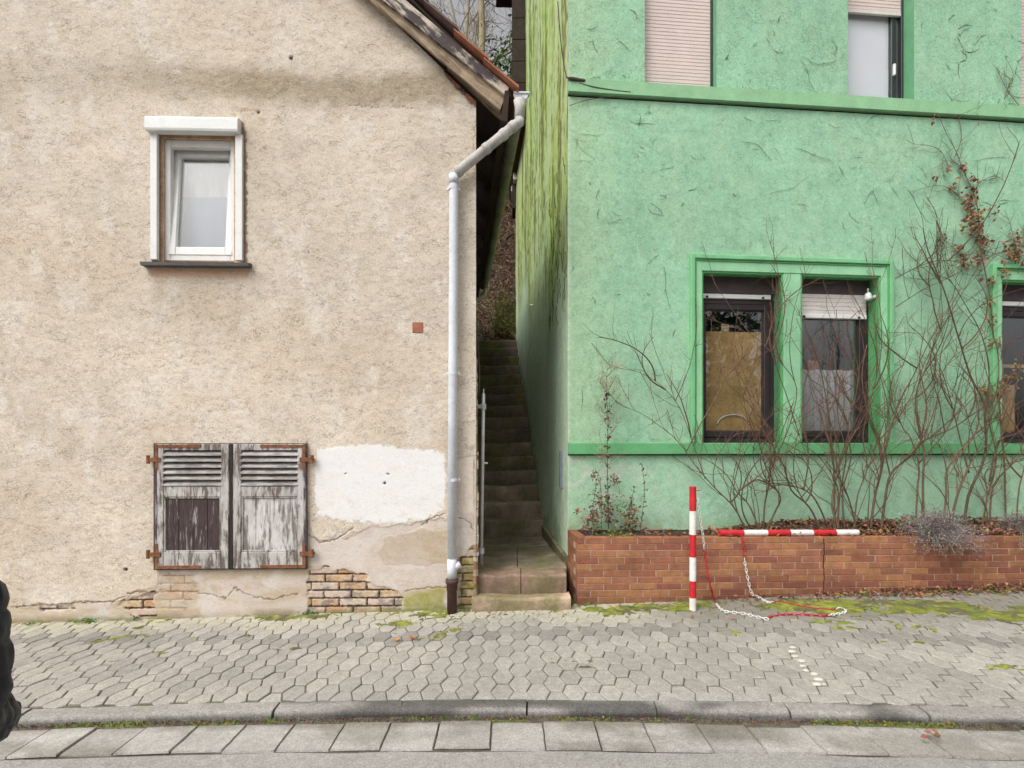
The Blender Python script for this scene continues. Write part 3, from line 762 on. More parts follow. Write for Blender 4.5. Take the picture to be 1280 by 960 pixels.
    for L in np.arange(.5, 6.6, .75):
        mb = MB(); b = g0 + SWD * float(L)
        for (x0, z0), (x1, z1) in zip(prof[:-1], prof[1:]):
            k = 1.06; mb.hexa([b + Vector((x0 * k, -.012, z0 * k)), b + Vector((x1 * k, -.012, z1 * k)), b + Vector((x1 * k, .012, z1 * k)), b + Vector((x0 * k, .012, z0 * k))] +
                              [b + Vector((x0, -.012, z0)), b + Vector((x1, -.012, z1)), b + Vector((x1, .012, z1)), b + Vector((x0, .012, z0))])
        mb.build('gutter_bracket', MAT['iron_brown'], gut)
    # far pipe hanging under the eave at the back
    mb = MB(); e = g0 + SWD * 6.5; mb.tube([e + Vector((0, 0, -.05)), e + Vector((0, 0, -.22)), e + Vector((-.30, 0, -.42)), e + Vector((-.34, 0, -3.0))], .055, 10)
    mb.build('rear_downpipe', MAT['pipe_grey'], beige, True)
    o = .085
    pa, pz = LF.az(567.5, 219, o); elbow = LF.p(pa, pz, o)
    top = P(649, 152, 5.52)
    mb = MB(); mb.tube([P(650, 126, 5.53), P(650, 136, 5.53), top + Vector((0, 0, .02))], [.066, .052, .05], 16); mb.build('outlet', MAT['pipe_grey'], beige, True)
    mb = MB()
    v1 = (elbow - top); path = [top + Vector((0, 0, .03)), top + Vector((0, 0, -.01)), top + v1 * .06 + Vector((0, 0, -.0)), top + v1 * .95, elbow + Vector((0, 0, .005)), elbow + Vector((0, 0, -.06))]
    mb.tube(path, .050, 18); diag = mb.build('offset_pipe', MAT['pipe_grey'], beige, True)
    for f in (.10, .24, .50, .93):
        mb = MB(); c = top + v1 * f; d = v1.normalized(); mb.tube([c - d * .030, c - d * .024, c + d * .024, c + d * .030], [.051, .0565, .0565, .051], 18); mb.build('pipe_collar', MAT['pipe_grey'], diag, True)
    zb = LF.z(565, 699, o)
    mb = MB(); x_b = LF.a(565.0, o)
    mb.tube([LF.p(pa, pz + .01, o), LF.p(pa, pz - .04, o), LF.p((pa + x_b) / 2, (pz + zb) / 2, o), LF.p(x_b, zb, o)], .0475, 20)
    dp = mb.build('downpipe', MAT['zinc'], beige, True)
    mb = MB(); mb.tube([LF.p(pa, pz + .005, o), LF.p(pa, pz - .09, o)], .0525, 20); mb.build('pipe_socket', MAT['zinc'], dp, True)
    for v in (236, 467, 600):
        mb = MB(); aa, zz = LF.az(566.5, v, o); mb.tube([LF.p(aa, zz - .014, o), LF.p(aa, zz + .014, o)], .0505, 20)
        mb.pbox(LF, aa - .07, aa + .07, zz - .012, zz + .012, .055, .085); mb.pbox(LF, aa - .01, aa + .01, zz - .01, zz + .01, -.02, .05)
        mb.build('pipe_clip', MAT['zinc'], dp, True if v == 0 else False)
    # outlet branch and cast iron standpipe
    mb = MB(); mb.tube([LF.p(x_b, zb + .01, o), LF.p(x_b, zb - .10, o), LF.p(x_b, zb - .20, o)], [.0475, .052, .046], 16)
    mb.tube([LF.p(x_b, zb - .10, o), LF.p(x_b + .085, zb - .05, o)], .034, 12); mb.build('cleaning_piece', MAT['zinc'], dp, True)
    zt2 = LF.z(562, 725, o)
    mb = MB(); mb.tube([LF.p(x_b, zt2 + .01, o), LF.p(x_b, zt2 - .03, o), LF.p(x_b, zt2 - .035, o), LF.p(x_b, zt2 - .10, o), LF.p(x_b, zt2 - .105, o), LF.p(x_b, -.12, o)], [.066, .066, .058, .056, .05, .05], 18)
    mb.build('standpipe', MAT['iron_brown'], beige, True)
    # thin cable on the corner
    mb = MB(); mb.tube([LF.p(.03, LF.z(598, v), .0 + .02 * math.sin(v * .05)) + Vector((.008 * math.sin(v * .07), 0, 0)) for v in range(400, 500, 12)], .006, 6)
    mb.build('cable', MAT['dark_wood'], beige, True)
    # terracotta square let into the render
    mb = MB(); a0, z0 = LF.az(515.5, 416); a1, z1 = LF.az(529, 403); mb.pbox(LF, a0, a1, z0, z1, -.02, .008, .003); mb.build('clay_tile', MAT['terra'], beige)
beige_rest()

def beige_window():
    pl = LF
    win = MB(); D = -.055
    # reveal lining of the opening
    lin = MB(); lin.cur = (.40, .27, .19); lin.ring(pl, WA0, WA1, WZ0, WZ1, .10, -.30, -.030, wb=.012)
    lin.quad(pl.p(WA0, WZ0, .0), pl.p(WA0, WZ1, .0), pl.p(WA0, WZ1, -.35), pl.p(WA0, WZ0, -.35))
    lin.quad(pl.p(WA1, WZ1, .0), pl.p(WA1, WZ0, .0), pl.p(WA1, WZ0, -.35), pl.p(WA1, WZ1, -.35))
    lin.quad(pl.p(WA0, WZ1, .0), pl.p(WA1, WZ1, .0), pl.p(WA1, WZ1, -.35), pl.p(WA0, WZ1, -.35))
    lin.quad(pl.p(WA1, WZ0, .0), pl.p(WA0, WZ0, .0), pl.p(WA0, WZ0, -.35), pl.p(WA1, WZ0, -.35))
    # outer frame
    a0, a1 = pl.a(204, D), pl.a(297, D); z0, z1 = pl.z(245, 326, D), pl.z(245, 175, D)
    win.ring(pl, a0, a1, z0, z1, .075, D - .06, D, .006)
    w = win.build('window', MAT['white_pvc'], beige)
    lin.build('window_reveal', simple('bare_reveal_plaster', (.52, .36, .25), .95, ((8, .3), (40, .25)), (40, .6, .006)), w)
    # tilted sash: rotate about its bottom edge, top leaning into the room
    s0, s1 = a0 + .055, a1 - .055; y0, y1 = z0 + .055, z1 - .05
    th = math.radians(5.0)
    class TP:
        def p(_, a, z, out):
            zz = z - y0; oo = out - (D - .03)
            return pl.p(a, y0 + zz * math.cos(th) + oo * math.sin(th), (D - .03) - zz * math.sin(th) + oo * math.cos(th))
    tp = TP()
    mb = MB(); mb.ring(tp, s0, s1, y0, y1, .072, D - .06, D + .008, .006, wb=.085)
    mb.ring(tp, s0 + .066, s1 - .066, y0 + .079, y1 - .066, .012, D - .05, D - .004)
    sash = mb.build('sash', MAT['white_pvc'], w)
    mb = MB(); mb.pbox(tp, s0 + .075, s1 - .075, y0 + .085, y1 - .075, D - .036, D - .024); mb.build('glass', MAT['glass_bright'], w)
    # curtain sheets behind the pane, bluish over the lower half
    mb = MB(); mb.pbox(pl, WA0 + .02, WA1 - .02, WZ0, WZ0 + .56 * (WZ1 - WZ0), D - .19, D - .185); mb.build('curtain', MAT['blue_curtain'], w)
    mb = MB(); mb.pbox(pl, WA0 + .01, WA1 - .01, WZ0, WZ1, D - .215, D - .205); mb.build('curtain', MAT['curtain'], w)
    mb = MB(); mb.ring(pl, WA0 - .3, WA1 + .3, WZ0 - .3, WZ1 + .3, .29, -.36, -.352); mb.pbox(pl, WA0 - .3, WA1 + .3, WZ0 - .3, WZ1 + .3, -.40, -.365); mb.build('room', MAT['dark_room'], w)
    # roller shutter box and guide rails on the wall
    b0, b1 = pl.a(187.5), pl.a(302); zb, zt = pl.z(245, 165, .06), pl.z(245, 146, .06)
    mb = MB(); prof = [(.002, zt), (.10, zt - .005), (.135, zt - .035), (.135, zb + .02), (.125, zb), (.002, zb)]; prof = [(o * .68, z) for o, z in prof]
    vs = [pl.p(b0, z, o) for o, z in prof] + [pl.p(b1, z, o) for o, z in prof]; k = len(prof)
    mb._add(vs, [tuple(range(k))[::-1], tuple(range(k, 2 * k))] + [(i, (i + 1) % k, k + (i + 1) % k, k + i) for i in range(k)])
    mb.build('roller_shutter_box', MAT['white_pvc'], w)
    for (ua, ub) in ((188, 196.5), (294, 303)):
        mb = MB(); mb.pbox(pl, pl.a(ua, .03), pl.a(ub, .03), pl.z(245, 325, .03), zb, -.004, .035, .004); mb.build('guide_rail', MAT['white_pvc'], w)
    # slate sill
    zs = pl.z(245, 326.5, .06)
    mb = MB(); mb.hexa([pl.p(pl.a(178, .05), zs - .050, .085), pl.p(pl.a(312, .05), zs - .050, .085), pl.p(pl.a(312, .05), zs - .018, .088), pl.p(pl.a(178, .05), zs - .018, .088),
                        pl.p(pl.a(178, .05), zs - .050, -.02), pl.p(pl.a(312, .05), zs - .050, -.02), pl.p(pl.a(312, .05), zs + .006, -.02), pl.p(pl.a(178, .05), zs + .006, -.02)])
    mb.build('sill', MAT['slate'], w)
beige_window()

def shutters():
    pl = LF
    zt, zb = pl.z(288, 555, .03), pl.z(288, 710.5, .03)
    mb = MB(); A0, A1 = pl.a(192.5, .02), pl.a(383.5, .02)
    mb.ring(pl, A0, A1, zb - .012, zt + .008, .022, -.01, .028); mb.build('shutter_casing', MAT['iron_brown'], beige)
    for side, (u0, u1) in enumerate(((194, 287), (291, 382.5))):
        a0, a1 = pl.a(u0, .04), pl.a(u1, .04); W = a1 - a0; o1 = .048
        fr = MB()
        ls = .085 if side == 0 else .085; rs = .085
        # stiles and rails with louvre opening and panel field
        zl1, zl0 = pl.z(288, 563, .04), pl.z(288, 608, .04); zp1, zp0 = pl.z(288, 621, .04), pl.z(288, 690, .04)
        fr.pbox(pl, a0, a0 + ls, zb, zt, .004, o1, .005); fr.pbox(pl, a1 - rs, a1, zb, zt, .004, o1, .005)
        for (q0, q1) in ((zb, zp0), (zp1, zl0), (zl1, zt)): fr.pbox(pl, a0 + ls, a1 - rs, q0, q1, .004, o1 - .003, .005)
        sh = fr.build('shutter', MAT['shut_frame'], beige)
        sl = MB(); n = 6; hz = (zl1 - zl0) / n
        for i in range(n):
            z0 = zl0 + hz * i
            sl.hexa([pl.p(a0 + ls - .012, z0 + .004, .050), pl.p(a1 - rs + .012, z0 + .004 + random.uniform(-.003, .003), .050), pl.p(a1 - rs + .012, z0 + .016, .052), pl.p(a0 + ls - .012, z0 + .016, .052),
                     pl.p(a0 + ls - .012, z0 + hz * .72, .012), pl.p(a1 - rs + .012, z0 + hz * .72, .012), pl.p(a1 - rs + .012, z0 + hz * .86, .014), pl.p(a0 + ls - .012, z0 + hz * .86, .014)])
        sl.build('louvre_slats', MAT['shut_slat'], sh)
        bk = MB(); bk.pbox(pl, a0 + ls, a1 - rs, zl0, zl1, .002, .006); bk.build('backing', MAT['dark_room'], sh)
        pn = MB(); m0, m1 = a0 + ls, a1 - rs; nb = 4
        for i in range(nb):
            q0 = m0 + (m1 - m0) * i / nb; q1 = m0 + (m1 - m0) * (i + 1) / nb
            pn.pbox(pl, q0 + .001, q1 - .001, zp0, zp1, .004, .026 + random.uniform(-.002, .002), .003)
        pn.build('panel', MAT['shut_dark'] if side == 0 else MAT['shut_light'], sh)
        bd = MB(); bd.ring(pl, m0, m1, zp0, zp1, .018, .02, .040, .005); bd.build('moulding', MAT['shut_frame'], sh)
        ed = MB(); x0, x1 = (a0, a0 + .026) if side == 0 else (a1 - .026, a1); ed.pbox(pl, x0, x1, zb + .002, zt - .002, .003, o1 + .0015, .004)
        ed.build('edge_strip', MAT['shut_edge'], sh); ed = MB()
        x0, x1 = (a1 - .016, a1) if side == 0 else (a0, a0 + .012); ed.pbox(pl, x0, x1, zb + .002, zt - .002, .003, o1 + .0015, .004); ed.build('edge_strip', MAT['shut_edge'], sh)
        # rusty corner straps and hinges on the outer edge
        for zz, sgn in ((zt, -1), (zb, 1)):
            st = MB(); L = .46; wv = .030; hx = .26
            ex = a0 if side == 0 else a1; dr = 1 if side == 0 else -1
            x0, x1 = sorted((ex + dr * .004, ex + dr * L)); zz0, zz1 = sorted((zz + sgn * .006, zz + sgn * (.006 + wv)))
            st.pbox(pl, x0, x1, zz0, zz1, .046, .0525)
            x0, x1 = sorted((ex + dr * .004, ex + dr * (.004 + wv))); zz0, zz1 = sorted((zz + sgn * .036, zz + sgn * hx)); st.pbox(pl, x0, x1, zz0, zz1, .046, .0525)
            hz0 = zz + sgn * (.16 if sgn < 0 else .15)
            x0, x1 = sorted((ex - dr * .055, ex + dr * .06)); st.pbox(pl, x0, x1, hz0 - .022, hz0 + .022, .050, .058)
            st.tube([pl.p(ex - dr * .065, hz0 - .04, .050), pl.p(ex - dr * .065, hz0 + .045, .050)], .018, 8)
            st.tube([pl.p(ex - dr * .065, hz0, -.02), pl.p(ex - dr * .065, hz0, .05)], .012, 6)
            st.build('hinge', MAT['rust'], sh)
    mb = MB(); mb.pbox(pl, pl.a(287, .05), pl.a(291, .05), zb + .002, zt - .002, .004, .054, .004); mb.build('meeting_strip', MAT['dark_wood'], beige)
shutters()
# ================================================================== GREEN HOUSE
green = empty('green_house', (.646, 6.28, 0), 'mint green rendered house with brighter green window surrounds and algae-streaked side wall', 'house')
G = GF; DEP = -.18
BAND1, BAND0 = G.z(708, 553.5, .055), G.z(708, 568, .055)     # sill band
SC1, SC0 = G.z(712, 95.5, .05), G.z(712, 113.5, .05)             # string course
WT = G.z(876.5, 339)                                          # top of the ground-floor openings
O1 = (G.a(876.5), G.a(978.5)); O2 = (G.a(1000), G.a(1099.5)); OW = O1[1] - O1[0]
O3 = (G.a(1250), G.a(1250) + OW); O4 = (O3[1] + (O2[0] - O1[1]), O3[1] + (O2[0] - O1[1]) + OW)
U1 = (G.a(806), G.a(895.5)); U2 = (G.a(1060), G.a(1142.5)); U3 = (G.a(1276), G.a(1276) + (U2[1] - U2[0]))
UB, UT = SC1 + .004, SC1 + 2.1
DARK_T = (.12, .40, .155); MID_T = (.20, .50, .25); LITE_T = (.29, .58, .34)
def green_front():
    holes = [(-.1, 8.3, SC0 - .032, SC0 + .02), (-.1, 8.3, BAND0 - .013, BAND0 + .02), (O1[0], O2[1], BAND1, WT + .0), (O3[0], O4[1], BAND1, WT)] + [(q[0], q[1], UB, UT) for q in (U1, U2, U3)]  # first two are slots cut to draw shadow lines under the bands
    A = coords([np.arange(0, 8.2, .016)], [h for q in holes[2:] for h in q[:2]] + [0])
    Zs = coords([np.arange(-.2, 8.6, .016), np.arange(8.7, 12.8, .2)], [h for q in holes for h in q[2:]])
    a, z = np.meshgrid(A, Zs); U, V = G.uv(a, z)
    c = np.broadcast_to(np.array((.335, .59, .40)), (*a.shape, 3)).copy()
    c *= (1 + .30 * (fbm(U / 90, V / 90, 4, 101) - .5))[..., None]
    c = mixc(c, (.41, .60, .39), sstep(.48, .70, fbm(U / 70, V / 90, 4, 102)) * .5)
    c = mixc(c, (.32, .56, .39), sstep(.5, .7, fbm(U / 60, V / 50, 4, 103)) * .4)
    c = mixc(c, (.47, .66, .40), sstep(800, 716, U + 40 * (fbm(U / 40, V / 40, 3, 104) - .5)) * .6)
    c = mixc(c, (.42, .62, .42), sstep(.55, .7, fbm(U / 8, V / 40, 3, 105)) * .35)
    c = mixc(c, (.66, .76, .62), sstep(715, 709, U) * .6)                                    # pale edge highlight painted along the corner
    low = sstep(BAND0 + .02, BAND0 - .05, z); c = mixc(c, (.42, .66, .48), low * .5)
    peel = low * sstep(.57, .63, fbm(U / 16, V / 12, 4, 106)) * sstep(900, 720, U); c = mixc(c, (.60, .64, .55), peel * .6)
    spl = sstep(.35, .0, z - BAND0 + .9) * 0
    damp = low * sstep(640, 668, V) * sstep(.4, .6, fbm(U / 18, V / 18, 3, 107)); c = mixc(c, (.30, .36, .16), damp * .6)
    rst = low * sstep(640, 664, V) * sstep(.56, .66, fbm(U / 25, V / 8, 3, 108)); c = mixc(c, (.50, .36, .25), rst * .5)
    rgh = .25 + .75 * sstep(SC0 - .1, SC1, z) + .35 * sstep(.5, .7, fbm(U / 60, V / 60, 3, 109))
    rgh = rgh * (1 - .6 * low)
    h = .0035 * (fbm(a * 14, z * 14, 4, 110) - .5) + .012 * (fbm(a * 1.2, z * 1.2, 2, 111) - .5)
    am = (A[:-1] + A[1:]) / 2; zm = (Zs[:-1] + Zs[1:]) / 2
    keep = np.ones((len(Zs) - 1, len(A) - 1), bool)
    for q in holes: keep &= ~((am[None] > q[0]) & (am[None] < q[1]) & (zm[:, None] > q[2]) & (zm[:, None] < q[3]))
    PTS = np.zeros((*a.shape, 3))
    PTS[..., 0] = G.o[0] + G.d[0] * a + G.n[0] * h; PTS[..., 1] = G.o[1] + G.d[1] * a + G.n[1] * h; PTS[..., 2] = z
    PTS[:, 0, 0] = G.o[0]; PTS[:, 0, 1] = G.o[1]
    grid_mesh('front_wall', PTS, keep, MAT['green'], green, {'col': c, 'rgh': rgh})
green_front()
GSX = -.0875
YEND = 12.7
def alley_right(y, out=0.0): return .646 + GSX * (y - 6.28) - out
def green_side():
    ys = np.arange(6.28, YEND + .01, .025); zs = np.arange(-.2, 12.6, .03)
    y, z = np.meshgrid(ys, zs)
    x = alley_right(y); U = UC + F * x / y; V = VH - F * (z - H) / y
    c = np.broadcast_to(np.array((.60, .77, .57)), (*y.shape, 3)).copy()
    c = mixc(c, (.66, .80, .60), sstep(7.2, 6.3, y) * .6)
    c = mixc(c, (.40, .54, .40), sstep(.45, .65, fbm(y * 1.2, z * .5, 4, 121)) * .55 * sstep(6.6, 7.4, y) * sstep(4.4, 3.4, z))
    # algae: dark olive runs from the top, ragged lower edge
    edge = 3.2 + .26 * (y - 7) + 1.3 * (fbm(y * 2.3, y * 0, 4, 122) - .5) + .9 * (fbm(y * 9, y * 0, 3, 123) - .5)
    al = sstep(edge - .2, edge + 1.3, z)
    yw = y + .10 * (fbm(y * 2, z * 1.4, 3, 133) - .5); streak = fbm(yw * 5, z * .55, 4, 124); fine = fbm(yw * 22, z * 2.2, 3, 125); f2 = fbm(yw * 20, z * 9, 3, 128)
    yg = np.array((.47, .64, .19))
    c = mixc(c, yg, al * (.55 + .4 * sstep(.35, .6, fbm(y * 1.6, z * .8, 4, 134))))
    c = mixc(c, (.60, .70, .36), al * sstep(.52, .66, fbm(y * 4 + 3, z * .25, 3, 126)) * .75)
    c = mixc(c, (.24, .28, .05), al * sstep(.47, .60, streak + .45 * (fine - .5) + .40 * (f2 - .5)) * .66)
    c = mixc(c, (.10, .105, .028), al * sstep(.54, .62, .45 * streak + .55 * f2 + .25 * (fine - .5)) * .62)
    c = mixc(c, (.58, .64, .40), sstep(YEND - .55, YEND - .25, y) * sstep(2.8, 5, z) * .6)
    dn = sstep(1.0, .3, z - .24 * np.clip((y - 8.1) / .285, 0, 99) * 1.0) * sstep(.45, .6, fbm(y * 3, z * 4, 3, 127)); c = mixc(c, (.22, .27, .08), dn * .6)
    rgh = .15 + .5 * al
    h = .008 * (fbm(y * 7, z * 7, 4, 129) - .5) + .02 * (fbm(y * .8, z * .8, 2, 130) - .5) * sstep(6.28, 6.8, y)
    PTS = np.stack([x - h * (y > 6.281), y, z], -1)
    grid_mesh('side_wall', PTS[:, ::-1], np.ones((len(zs) - 1, len(ys) - 1), bool), MAT['green'], green, {'col': c[:, ::-1], 'rgh': rgh[:, ::-1]})
green_side()

def green_trim():
    mb = MB(); mb.cur = MID_T                                         # sill band
    n = 40
    for i in range(n):
        a0, a1 = 8.0 * i / n, 8.0 * (i + 1) / n
        mb.cur = tuple(np.array((.105, .43, .16)) * (1 + .25 * (random.random() - .5)))
    mb.cur = (.14, .41, .18); mb.pbox(G, .002, 8.1, BAND0, BAND1, -.05, .055, .006); mb.build('sill_band', MAT['green_trim'], green)
    mb = MB(); mb.pbox(G, .01, 8.1, SC0 - .05, SC0 + .04, -.09, -.03); mb.build('backing', MAT['dark_room'], green); mb = MB(); mb.pbox(G, .01, 8.1, BAND0 - .05, BAND0 + .04, -.09, -.03); mb.build('backing', MAT['dark_room'], green)  # near-black strips behind the slots, added as shadow lines under the bands
    mb = MB(); mb.cur = (.285, .53, .30)
    mb.hexa([G.p(.0, SC0, .05), G.p(8.1, SC0, .05), G.p(8.1, SC1 - .02, .055), G.p(.0, SC1 - .02, .055), G.p(.0, SC0, -.05), G.p(8.1, SC0, -.05), G.p(8.1, SC1, -.05), G.p(.0, SC1, -.05)])
    mb.build('string_course', MAT['green_trim'], green)
    mb = MB(); mb.cur = (.19, .22, .08)                               # plinth beside the landing
    for i in range(10):
        y0, y1 = 6.30 + i * .18, 6.30 + (i + 1) * .18; p0, p1 = alley_right(y0, .045), alley_right(y1, .045)
        zt0, zt1 = .40 + .03 * i * .35, .40 + .03 * (i + 1) * .35
        mb.cur = tuple(np.array((.17, .16, .085)) * random.uniform(.7, 1.2))
        mb.hexa([Vector((p0, y0, -.1)), Vector((p1, y1, -.1)), Vector((p1, y1, zt1)), Vector((p0, y0, zt0)), Vector((p0 + .1, y0, -.1)), Vector((p1 + .1, y1, -.1)), Vector((p1 + .1, y1, zt1 + .03)), Vector((p0 + .1, y0, zt0 + .03))])
    mb.build('plinth', MAT['stone_step'], green)
    # double window surrounds in three stepped mouldings
    for (oa, ob, ma, mc) in ((O1[0], O2[1], O1[1], O2[0]), (O3[0], O4[1], O3[1], O4[0])):
        ztop = WT
        b = .135; zt = ztop + .165
        mb = MB()
        mb.cur = LITE_T
        mb.pbox(G, oa - b, oa, BAND1, zt, -.02, .028, .004); mb.pbox(G, ob, ob + b, BAND1, zt, -.02, .028, .004); mb.pbox(G, oa, ob, ztop, zt, -.02, .026, .004)
        mb.cur = LITE_T; mb.pbox(G, ma, mc, BAND1, ztop, -.20, .022, .008)
        srr = mb.build('window_surround', MAT['green_trim'], green)
        mb = MB(); mb.cur = MID_T
        mb.ring(G, oa - b - .012, ob + b + .012, BAND1, zt + .02, .05, -.01, .058, .006, wb=0); mb.cur = DARK_T
        mb.ring(G, oa - b + .044, ob + b - .044, BAND1, zt - .036, .018, -.01, .040, .004, wb=0)
        mb.build('moulding', MAT['green_trim'], srr)
        mb = MB(); mb.cur = DARK_T
        for (p, q) in ((oa, ma), (mc, ob)):
            mb.ring(G, p - .001, q + .001, BAND1, ztop + .001, .022, -.03, .012, .003, wb=0)
            for (x, s_) in ((p, 1), (q, -1)):
                f = [G.p(x, BAND1, .0), G.p(x, ztop, .0), G.p(x, ztop, -.45), G.p(x, BAND1, -.45)]; mb.quad(*(f if s_ < 0 else f[::-1]))
            mb.quad(G.p(p, ztop, 0), G.p(q, ztop, 0), G.p(q, ztop, -.45), G.p(p, ztop, -.45))
            mb.quad(G.p(q, BAND1, 0), G.p(p, BAND1, 0), G.p(p, BAND1 + .01, -.45), G.p(q, BAND1 + .01, -.45))
        mb.build('reveal', MAT['green_trim'], srr)
    for (p, q) in (U1, U2, U3):
        mb = MB(); mb.cur = (.14, .36, .19)
        for (x, s_) in ((p, 1), (q, -1)):
            f = [G.p(x, UB, .0), G.p(x, UT, .0), G.p(x, UT, -.45), G.p(x, UB, -.45)]; mb.quad(*(f if s_ < 0 else f[::-1]))
        mb.quad(G.p(p, UT, 0), G.p(q, UT, 0), G.p(q, UT, -.45), G.p(p, UT, -.45))
        mb.quad(G.p(q, UB, 0), G.p(p, UB, 0), G.p(p, UB + .01, -.45), G.p(q, UB + .01, -.45))
        mb.build('upper_reveal', MAT['green_trim'], green)
green_trim()

def slats(mb, a0, a1, z0, z1, out, pitch=.042):
    n = max(1, round((z1 - z0) / pitch)); h = (z1 - z0) / n
    for i in range(n):
        mb.pbox(G, a0, a1, z0 + i * h + .0005, z0 + (i + 1) * h - .0012, out - .012, out, .004)
def lower_window(o, kind):
    a0, a1 = o; zb, zt = BAND1 + .006, WT; D = DEP
    zsb = G.z(900, 367, D); zbar = G.z(900, 373.5, D)
    fr = MB(); fr.ring(G, a0, a1, zb, zbar - .002, .062, D - .07, D, .006)
    w = fr.build('window', MAT['brown_frame'], green)
    mb = MB(); mb.pbox(G, a0 + .002, a1 - .002, zsb, zt, D - .07, D + .02, .006); mb.build('shutter_box', simple('brown_shutter_box', (.085, .064, .068), .5, ((10, .2),), (60, .1, .002)), w)
    zsh = zbar if kind == 0 else G.z(1040, 399, D)
    if kind == 1:
        mb = MB(); slats(mb, a0 + .05, a1 - .05, zsh + .05, zsb + .02, D + .026, .052)
        mb.build('roller_shutter', MAT['white_shutter'], w)
    mb = MB(); zz = zsh if kind == 1 else zbar - .0
    mb.pbox(G, a0 + .045, a1 - .055, zz, zz + (.052 if kind == 1 else .055), D - .006, D + (.040 if kind == 1 else .024), .005); mb.build('shutter_end_bar', MAT['white_pvc'], w)
    for f in (.10, .88):
        mb = MB(); mb.pbox(G, a0 + .05 + (a1 - a0 - .10) * f - .012, a0 + .05 + (a1 - a0 - .10) * f + .012, zz + .004, zz + .026, D + .02, D + (.052 if kind == 1 else .036))
        mb.build('shutter_stop', MAT['dark_room'], w)
    s0, s1, y0, y1 = a0 + .064, a1 - .064, zb + .064, zbar - .066
    mb = MB(); mb.ring(G, s0, s1, y0, y1, .070, D - .05, D + .012, .008, wb=.075); mb.ring(G, s0 + .068, s1 - .068, y0 + .072, y1 - .068, .012, D - .045, D - .004)
    sash = mb.build('sash', MAT['brown_frame'], w)
    mb = MB(); mb.pbox(G, s0 + .02, s0 + .045, y0 + .55 * (y1 - y0), y0 + .55 * (y1 - y0) + .12, D + .011, D + .035, .004); mb.build('sash_fitting', MAT['dark_room'], w)
    mb = MB(); mb.pbox(G, s0 + .076, s1 - .076, y0 + .08, y1 - .076, D - .030, D - .018); mb.build('glass', MAT['glass'], w)
    # things seen through the pane
    if kind == 0:
        mb = MB(); mb.pbox(G, s0 + .03, s1 - .075, zb + .02, G.z(915, 416, D - .1), D - .055, D - .048)
        mb.pbox(G, s0 + .30, s0 + .40, G.z(915, 416, D - .05), G.z(915, 405, D - .05), D - .062, D - .056); mb.build('cardboard_sheet', MAT['card'], w)
        mb = MB(); c = G.p((s0 + s1) / 2 + .0, zb + .16, D - .047); R = .20
        mb.tube([c + Vector((G.d[0] * R * math.cos(t), G.d[1] * R * math.cos(t) - .01, .62 * R * math.sin(t) + .06)) for t in np.linspace(.15, math.pi - .1, 14)], .010, 8); mb.build('hoop', MAT['curtain'], w)
    elif kind == 1:
        mb = MB(); zc = G.z(1040, 463, D - .1); n = 26
        for i in range(n):
            x0, x1 = s0 + .02 + (s1 - s0 - .09) * i / n, s0 + .02 + (s1 - s0 - .09) * (i + 1) / n
            o0, o1 = D - .075 + .014 * math.sin(i * 1.9), D - .075 + .014 * math.sin((i + 1) * 1.9)
            mb.quad(G.p(x0, zb, o0), G.p(x1, zb, o1), G.p(x1, zc + .006 * math.sin(i * .8), o1), G.p(x0, zc + .006 * math.sin((i - 1) * .8), o0))
        mb.build('net_curtain', MAT['curtain'], w)
        mb = MB(); mb.pbox(G, s0 + .30, s0 + .46, zc - .10, zc + .14, D - .26, D - .2, .02); mb.build('flower_pot', MAT['terra'], w)
    else:
        mb = MB(); mb.pbox(G, s0 + .05, s0 + .40, zb + .05, zb + .75, D - .07, D - .06); mb.build('cardboard_sheet', MAT['card'], w)
        mb = MB(); mb.pbox(G, s0 + .075, s1, zb + .98, zb + 1.02, D - .1, D - .08); mb.build('shelf', MAT['card'], w)
    mb = MB(); mb.ring(G, a0 - .4, a1 + .4, zb - .4, zt + .4, .38, D - .30, D - .29); mb.pbox(G, a0 - .4, a1 + .4, zb - .4, zt + .4, -1.2, -1.15)
    mb.build('room', MAT['dark_room'], w)
lower_window(O1, 0); lower_window(O2, 1); lower_window(O3, 2); lower_window(O4, 2)
